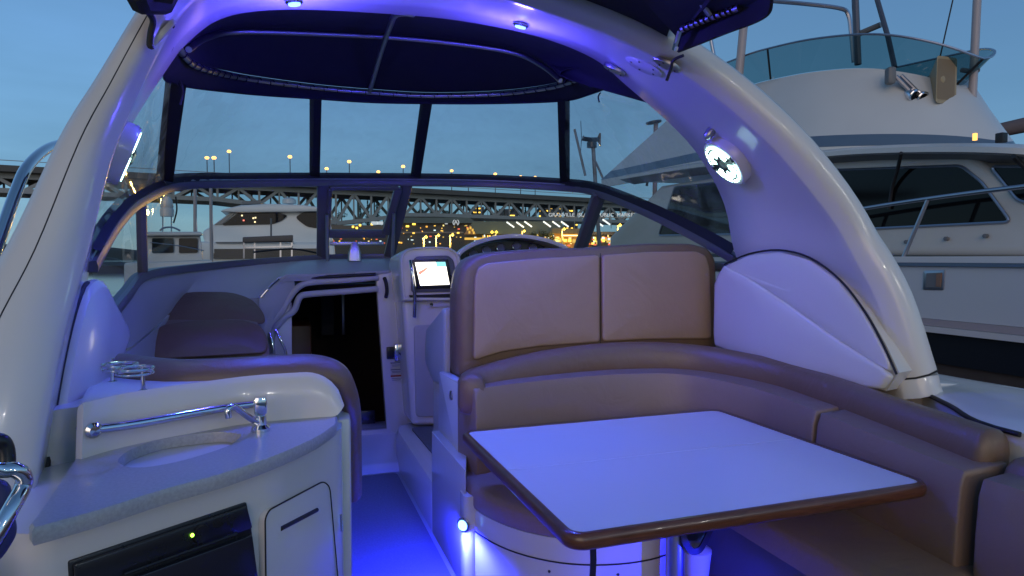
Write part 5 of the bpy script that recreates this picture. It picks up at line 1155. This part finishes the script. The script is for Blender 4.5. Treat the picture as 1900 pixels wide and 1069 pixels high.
for i, (px, py) in enumerate(((384, 293), (397, 293), (425, 281), (538, 291), (606, 313), (648, 300), (702, 319), (748, 309), (838, 317), (869, 329), (919, 323), (966, 328), (993, 329))):
    k = (px-950)/F; D = 219.5/(1-0.573*k); X = k*D; off = -3 if i % 2 else 15
    D2 = D+off*0.867; p = at(px, py, D2)
    sl = thing('bridge_street_lamp', '%s warm street lamp from the left on the bridge deck' % ['first', 'second', 'third', 'fourth', 'fifth', 'sixth', 'seventh', 'eighth', 'ninth', 'tenth', 'eleventh', 'twelfth', 'thirteenth'][i], 'street lamp', V((p.x, p.y, ZD)), 'street lamps along the bridge')
    MB().tube([V((p.x, p.y, ZD)), p+V((0, 0, 0.2))], 0.14, 6).build('pole', LPOLE, sl)
    MB().lathe([(0.0, -0.45), (0.45, -0.3), (0.6, 0.0), (0.45, 0.3), (0, 0.45)], p, (0, 0, 1), 10).build('lantern', LAMPM, sl)

# ------------------------------------------------------------------ island market and shore
shore = MB().box(at(760, 480, 190)*1.0+V((0, 0, 0)), (560, 150, 2.0), rz=-YAW).build('shore', pm('shore_ground', (0.05, 0.05, 0.045), 0.9)); shore['kind'] = 'structure'
shore.location.z = WATER-0.9
SHED = pm('shed_wall', (0.075, 0.08, 0.08), 0.7, var=0.2, vscale=0.4); ROOFM = pm('green_metal_roof', (0.07, 0.12, 0.12), 0.5, var=0.15, vscale=0.4)
WARM = glow('warm_window', (1.0, 0.58, 0.07), 2.2); WARMD = glow('warm_dim', (1.0, 0.55, 0.08), 0.7); WARMW = glow('warm_tube', (1.0, 0.62, 0.2), 3.5)
def blk(name, px0, px1, pt, pb, d, t, mat, par, bev=0.0):
    return ext(name, [(px0, pt), (px1, pt), (px1, pb), (px0, pb)], d, t, mat, par, bev=bev)
s1 = thing('grey_shed', 'long dark grey waterfront shed with a round letter sign', 'building', at(810, 485, 118))
blk('wall', 735, 880, 414, 490, 118, 14, SHED, s1)
ext('roof', [(730, 414), (742, 404), (872, 404), (884, 414)], 117, 16, ROOFM, s1)
for px, py in ((755, 411), (768, 416), (756, 420)): MB().box(at(px, py, 117.8), (0.55, 0.1, 0.3), rz=-YAW).build('window', WARM, s1)
blk('fascia', 740, 860, 430, 433, 117.8, 0.5, CONC, s1)
SGN = pm('sign_white', (0.75, 0.75, 0.75), 0.5, emit=(0.8, 0.85, 0.9), estr=0.35)
def text(body, size, loc, par, mat, name):
    cu = bpy.data.curves.new('t', 'FONT'); cu.body = body; cu.size = size; cu.align_x = 'CENTER'; cu.align_y = 'CENTER'; cu.extrude = size*0.06
    ob = bpy.data.objects.new('t', cu); COL.objects.link(ob)
    me = bpy.data.meshes.new_from_object(ob.evaluated_get(bpy.context.evaluated_depsgraph_get())); bpy.data.objects.remove(ob)
    me.materials.clear(); me.materials.append(mat)
    o = bpy.data.objects.new(name, me); COL.objects.link(o); o.parent = par; o.location = V(loc)-ORG[par.name]; o.rotation_euler = (rad(90), 0, -YAW); ORG[o.name] = V(loc)
    return o
sa = thing('round_letter_sign', 'round sign with a white letter A on the dark shed', 'sign', at(846, 421, 116.6))
c = at(846, 413, 116.6)
text('A', 1.05, c+FH*-0.12, sa, SGN, 'letter')
for a0, a1 in ((-60, 60), (120, 240)):
    MB().tube([c+(crt*math.cos(rad(a))+V((0, 0, 1))*math.sin(rad(a)))*0.52 for a in range(a0, a1+1, 10)], 0.07, 6).build('ring', SGN, sa)
MB().lathe([(0.46, 0.0), (0.46, 0.08), (0, 0.08)], c, FH, 20).build('backing', NAVY, sa)
MB().box(at(828, 412, 117.5), (0.5, 0.1, 0.8), rz=-YAW).build('bird_emblem', SGN, sa)
mk_ = thing('market_hall', 'market hall with green metal roof and lit timber gable', 'building', at(950, 485, 105))
blk('wall', 862, 1040, 432, 490, 106, 18, SHED, mk_)
ext('roof', [(880, 434), (868, 424), (878, 411), (1040, 411), (1056, 434)], 104.5, 20, ROOFM, mk_)
gb = ext('gable', [(861, 435), (872, 417), (884, 435)], 104.2, 1.0, pm('timber_gable', (0.30, 0.20, 0.12), 0.7), mk_)
for k, (px, py) in enumerate(((868, 425), (873, 423), (877, 427), (871, 431), (879, 432))): MB().box(at(px, py, 104.0), (0.28, 0.1, 0.4), rz=-YAW).build('gable_light', WARMD, gb)
for k, px in enumerate((913, 921)): MB().lathe([(0.0, -0.25), (0.3, 0), (0, 0.3)], at(px, 431, 104), (0, 0, 1), 10).build('wall_lamp', WARM, mk_)
for px in range(895, 1000, 9): blk('window', px, px+6, 437, 441, 105.8, 0.1, WARMD if px % 2 else WARM, mk_)
blk('lit_canopy', 862, 905, 441, 445, 103, 0.6, WARMD, mk_)
for px, py in ((940, 412), (958, 412), (973, 411), (1008, 411), (1025, 411), (1041, 411), (1105, 410), (1118, 407)):
    MB().beam(at(px, py, 100), at(px+14, py+10, 100), 0.22, 0.22).build('roof_light_strip', pm('skylight_%d' % px, (0.6, 0.65, 0.65), 0.4, emit=(0.85, 0.95, 1.0), estr=0.8), mk_)
sg = thing('market_sign', 'white rooftop lettering naming the public market under the bridge', 'sign', at(1099, 408, 112))
text('GRANVILLE  ISLAND  PUBLIC  MARKET', 0.86, at(1099, 399, 112), sg, SGN, 'lettering')
MB().beam(at(1028, 404, 112.2), at(1172, 404, 112.2), 0.12, 0.12).build('sign_rail', STEEL, sg)
for px in (1032, 1066, 1100, 1134, 1168): MB().tube([at(px, 402, 112.2), at(px, 424, 112.2)], 0.06, 6).build('sign_post', STEEL, sg)
s2 = thing('lit_restaurant', 'low waterfront restaurant glowing yellow under a bright tube of light', 'building', at(1060, 485, 98))
blk('wall', 1028, 1098, 433, 490, 98, 10, pm('ochre_wall', (0.30, 0.17, 0.05), 0.7), s2)
blk('roof', 1024, 1102, 424, 433, 97, 12, SHED, s2)
blk('tube_light', 1044, 1072, 436, 438, 96.8, 0.3, WARMW, s2)
for px in range(1030, 1094, 8): blk('window', px, px+6, 444, 449, 97.9, 0.1, WARM if px % 3 else WARMD, s2)
s3 = thing('dark_boathouse', 'dark boathouse with orange windows right of the restaurant', 'building', at(1135, 485, 90))
blk('wall', 1098, 1180, 436, 490, 90, 10, SHED, s3); blk('roof', 1094, 1186, 430, 436, 89, 12, NAVY, s3)
for px in (1101, 1109, 1117, 1128): blk('window', px, px+5, 440, 449, 89.9, 0.1, WARM if px < 1120 else WARMD, s3)
s4 = thing('low_warehouse', 'low dark warehouse across the water behind the vent window', 'building', at(670, 485, 130))
blk('wall', 560, 735, 425, 490, 130, 14, SHED, s4); blk('roof', 552, 742, 418, 426, 129, 16, NAVY, s4)
for px, py in ((655, 421), (662, 423), (668, 418), (675, 440), (690, 416)): MB().box(at(px, py, 128.8), (0.4, 0.1, 0.4), rz=-YAW).build('window', WARM, s4)
for px in (695, 705): MB().box(at(px, 414, 128.6), (1.2, 0.1, 0.6), rz=-YAW).build('banner', SGN, s4)
rs = random.Random(11)
LC = [glow('shore_light_%d' % k, c_, s_) for k, (c_, s_) in enumerate((((1.0, 0.55, 0.08), 1.6), ((1.0, 0.7, 0.25), 1.3), ((1.0, 0.42, 0.05), 1.2), ((0.8, 0.95, 1.0), 1.0), ((1.0, 0.15, 0.08), 0.9), ((1.0, 0.6, 0.1), 0.6)))]
for par_, x0_, x1_, y0_, y1_, d_, n__ in ((s1, 740, 870, 418, 455, 117.4, 22), (mk_, 880, 1035, 436, 452, 103.6, 34), (s2, 1030, 1096, 440, 456, 96.6, 26), (s3, 1100, 1178, 438, 455, 88.6, 20), (s4, 600, 735, 428, 455, 128.5, 20)):
    for k in range(int(n__*1.9)):
        MB().box(at(rs.uniform(x0_, x1_), rs.uniform(y0_, y1_), d_), (rs.uniform(0.1, 0.45), 0.1, rs.uniform(0.1, 0.32)), rz=-YAW).build('shore_light', rs.choice(LC), par_)
# quayside lamps
for i, (px, py, d) in enumerate(((786, 440, 80), (809, 437, 80), (835, 436, 80), (1043, 425, 92), (1146, 418, 80), (969, 429, 95))):
    p = at(px, py, d); g = thing('quay_lamp', 'yellow quayside lamp post, %s' % ('left of three by the shed', 'middle of three by the shed', 'right of three by the shed', 'beside the glowing restaurant', 'in front of the dark boathouse', 'at the corner of the market hall')[i], 'lamp post', V((p.x, p.y, WATER)), 'quayside lamp posts')
    MB().tube([V((p.x, p.y, WATER)), p], 0.10, 6).build('pole', LPOLE, g)
    MB().lathe([(0, -0.2), (0.22, 0), (0, 0.25)], p+crt*0.3, (0, 0, 1), 10).build('lantern', glow('quay_glow_%d' % i, (1.0, 0.62, 0.08), 2.2), g)
    MB().tube([p, p+crt*0.3], 0.05, 5).build('arm', LPOLE, g)
    lamp('quay_light', 'POINT', p+crt*0.3+V((0, 0, -0.6))-FH*0.5, (1.0, 0.55, 0.12), 900.0, g, size=0.3)
# apartment towers behind the truss
TW = pm('tower_wall', (0.07, 0.075, 0.08), 0.7)
def tower(px0, px1, pt, d, label, rows_, cols_, frac, seed):
    rn = random.Random(seed); t = thing('apartment_tower', label, 'building', at((px0+px1)/2, 480, d), 'apartment towers behind the bridge')
    blk('wall', px0, px1, pt, 485, d, 20, TW, t)
    for r in range(rows_):
        for c_i in range(cols_):
            if rn.random() < frac:
                px = px0+(c_i+0.5)*(px1-px0)/cols_; py = pt+3+r*(58.0/rows_)
                MB().box(at(px, py, d-0.3), (1.2, 0.2, 0.75), rz=-YAW).build('window', WARM if rn.random() < 0.6 else WARMD, t)
tower(1000, 1042, 374, 400, 'apartment tower thick with lit windows behind the truss', 12, 10, 0.42, 3)
tower(1046, 1072, 382, 420, 'apartment tower right of the brightest one behind the truss', 9, 6, 0.3, 4)
tower(1082, 1100, 376, 410, 'slim lit apartment tower beside the windshield post', 10, 4, 0.45, 5)
tower(925, 962, 388, 430, 'dim apartment block with a few lights left of the brightest tower', 8, 8, 0.16, 6)
tower(876, 898, 384, 430, 'narrow dim apartment block behind the truss at the centre', 8, 4, 0.2, 7)
t9 = thing('lit_billboard', 'yellow lit strip sign low behind the truss', 'sign', at(948, 430, 300))
for k, (a, b, y_) in enumerate(((941, 955, 399), (939, 948, 403))): blk('light_strip', a, b, y_, y_+2, 300, 0.3, WARM, t9)
blk('sign_board', 937, 957, 396, 432, 300.5, 1.0, TW, t9)

# ------------------------------------------------------------------ trees on the island
LEAF = pm('dusk_leaves', (0.035, 0.055, 0.025), 0.8, var=0.35, vscale=0.7); BARK = pm('bark', (0.05, 0.04, 0.03), 0.9)
def tree(px, pt, d, wpx, label, seed, conifer=False):
    rn = random.Random(seed); top = at(px, pt, d); base = V((top.x, top.y, WATER+0.9)); H = top.z-base.z; R = wpx/F*d/2
    t = thing('tree', label, 'tree', base, 'trees on the island')
    MB().tube([base, base+V((0.1, 0, H*0.5)), base+V((0, 0, H*0.92))], [R*0.12, R*0.08, R*0.02], 7).build('trunk', BARK, t)
    m = MB(); n = 1300
    blobs = [(rn.uniform(-0.6, 0.6), rn.uniform(-0.6, 0.6), rn.uniform(0.35, 0.9), rn.uniform(0.25, 0.5)) for _ in range(14)]
    for k in range(n):
        if conifer:
            h = rn.random()**1.3; rr = R*(1-h)*(0.55+0.45*math.sin(h*34)**2)*math.sqrt(rn.random()); a = rn.random()*6.283
            p = base+V((rr*math.cos(a), rr*math.sin(a), H*(0.12+0.88*h)))
        else:
            b = rn.choice(blobs); q_ = V((rn.gauss(0, 1), rn.gauss(0, 1), rn.gauss(0, 1))).normalized()*rn.random()**0.4*b[3]
            p = base+V(((b[0]+q_.x)*R, (b[1]+q_.y)*R, H*b[2]*0.85+q_.z*R*0.9+H*0.08))
        s_ = R*rn.uniform(0.06, 0.13); u = V((rn.gauss(0, 1), rn.gauss(0, 1), rn.gauss(0, 0.6))).normalized(); v_ = u.orthogonal().normalized()
        m.add([p-u*s_, p+v_*s_*0.6, p+u*s_, p-v_*s_*0.6], [[0, 1, 2, 3]])
    m2 = bpy.data.meshes.new('crown'); m2.from_pydata([p-base for p in m.v], [], m.f); m2.materials.append(LEAF)
    o = bpy.data.objects.new('crown', m2); COL.objects.link(o); o.parent = t; ORG[o.name] = base
for i, a in enumerate(((668, 362, 290, 26, 'tall dark conifer behind the truss beside the vent post', True), (682, 372, 300, 30, 'conifer right of the tallest one behind the truss', True), (700, 358, 300, 34, 'broad conifer behind the truss right of the vent', True), (725, 378, 310, 34, 'rounded dark tree at the vent mullion behind the truss', False), (782, 374, 300, 34, 'rounded tree just right of the windshield mullion behind the truss', False), (800, 368, 300, 30, 'pointed tree behind the truss left of centre', True), (815, 376, 300, 40, 'wide dark tree behind the truss at centre', False), (850, 384, 310, 36, 'low dark tree behind the truss between the posts', False), (905, 380, 330, 30, 'dark tree left of the dim apartment block', False), (975, 382, 330, 28, 'dark conifer left of the brightest tower', True), (628, 382, 290, 30, 'low bushy tree at the left of the vent window', False), (1020, 424, 92, 34, 'yellow-lit tree beside the restaurant', False), (1000, 418, 100, 36, 'dark leafy tree on the quay in front of the market hall', False), (440, 412, 120, 36, 'leafy tree on the far shore left of the white yacht', False))):
    tree(a[0], a[1], a[2], a[3], a[4], 20+i, a[5])

# ------------------------------------------------------------------ dock lamps astern, seen only as glints in the vinyl and chrome
for i, (x_, y_, z_, wh) in enumerate(((-5.0, -14.0, 3.4, 0), (1.9, -12.5, 4.6, 1), (7.5, -12.0, 5.0, 1), (-9.0, -9.0, 3.6, 0), (10.0, -13.0, 5.6, 1))):
    g = thing('dock_lamp', 'dock lamp post astern of the boat, %s' % ('left of the stern', 'straight behind the stern', 'right of the stern', 'far left of the stern', 'farthest right of the stern')[i], 'lamp post', (x_, y_, WATER), 'dock lamps astern')
    MB().tube([V((x_, y_, WATER)), V((x_, y_, z_))], 0.05, 8).build('pole', LPOLE, g)
    MB().lathe([(0.0, -0.16), (0.13, -0.12), (0.16, 0.05), (0.08, 0.14), (0, 0.15)], (x_, y_, z_), (0, 0, 1), 12).build('lantern', glow('dock_glow_%d' % i, (1.0, 0.55, 0.2) if not wh else (1.0, 0.95, 0.85), 150), g)
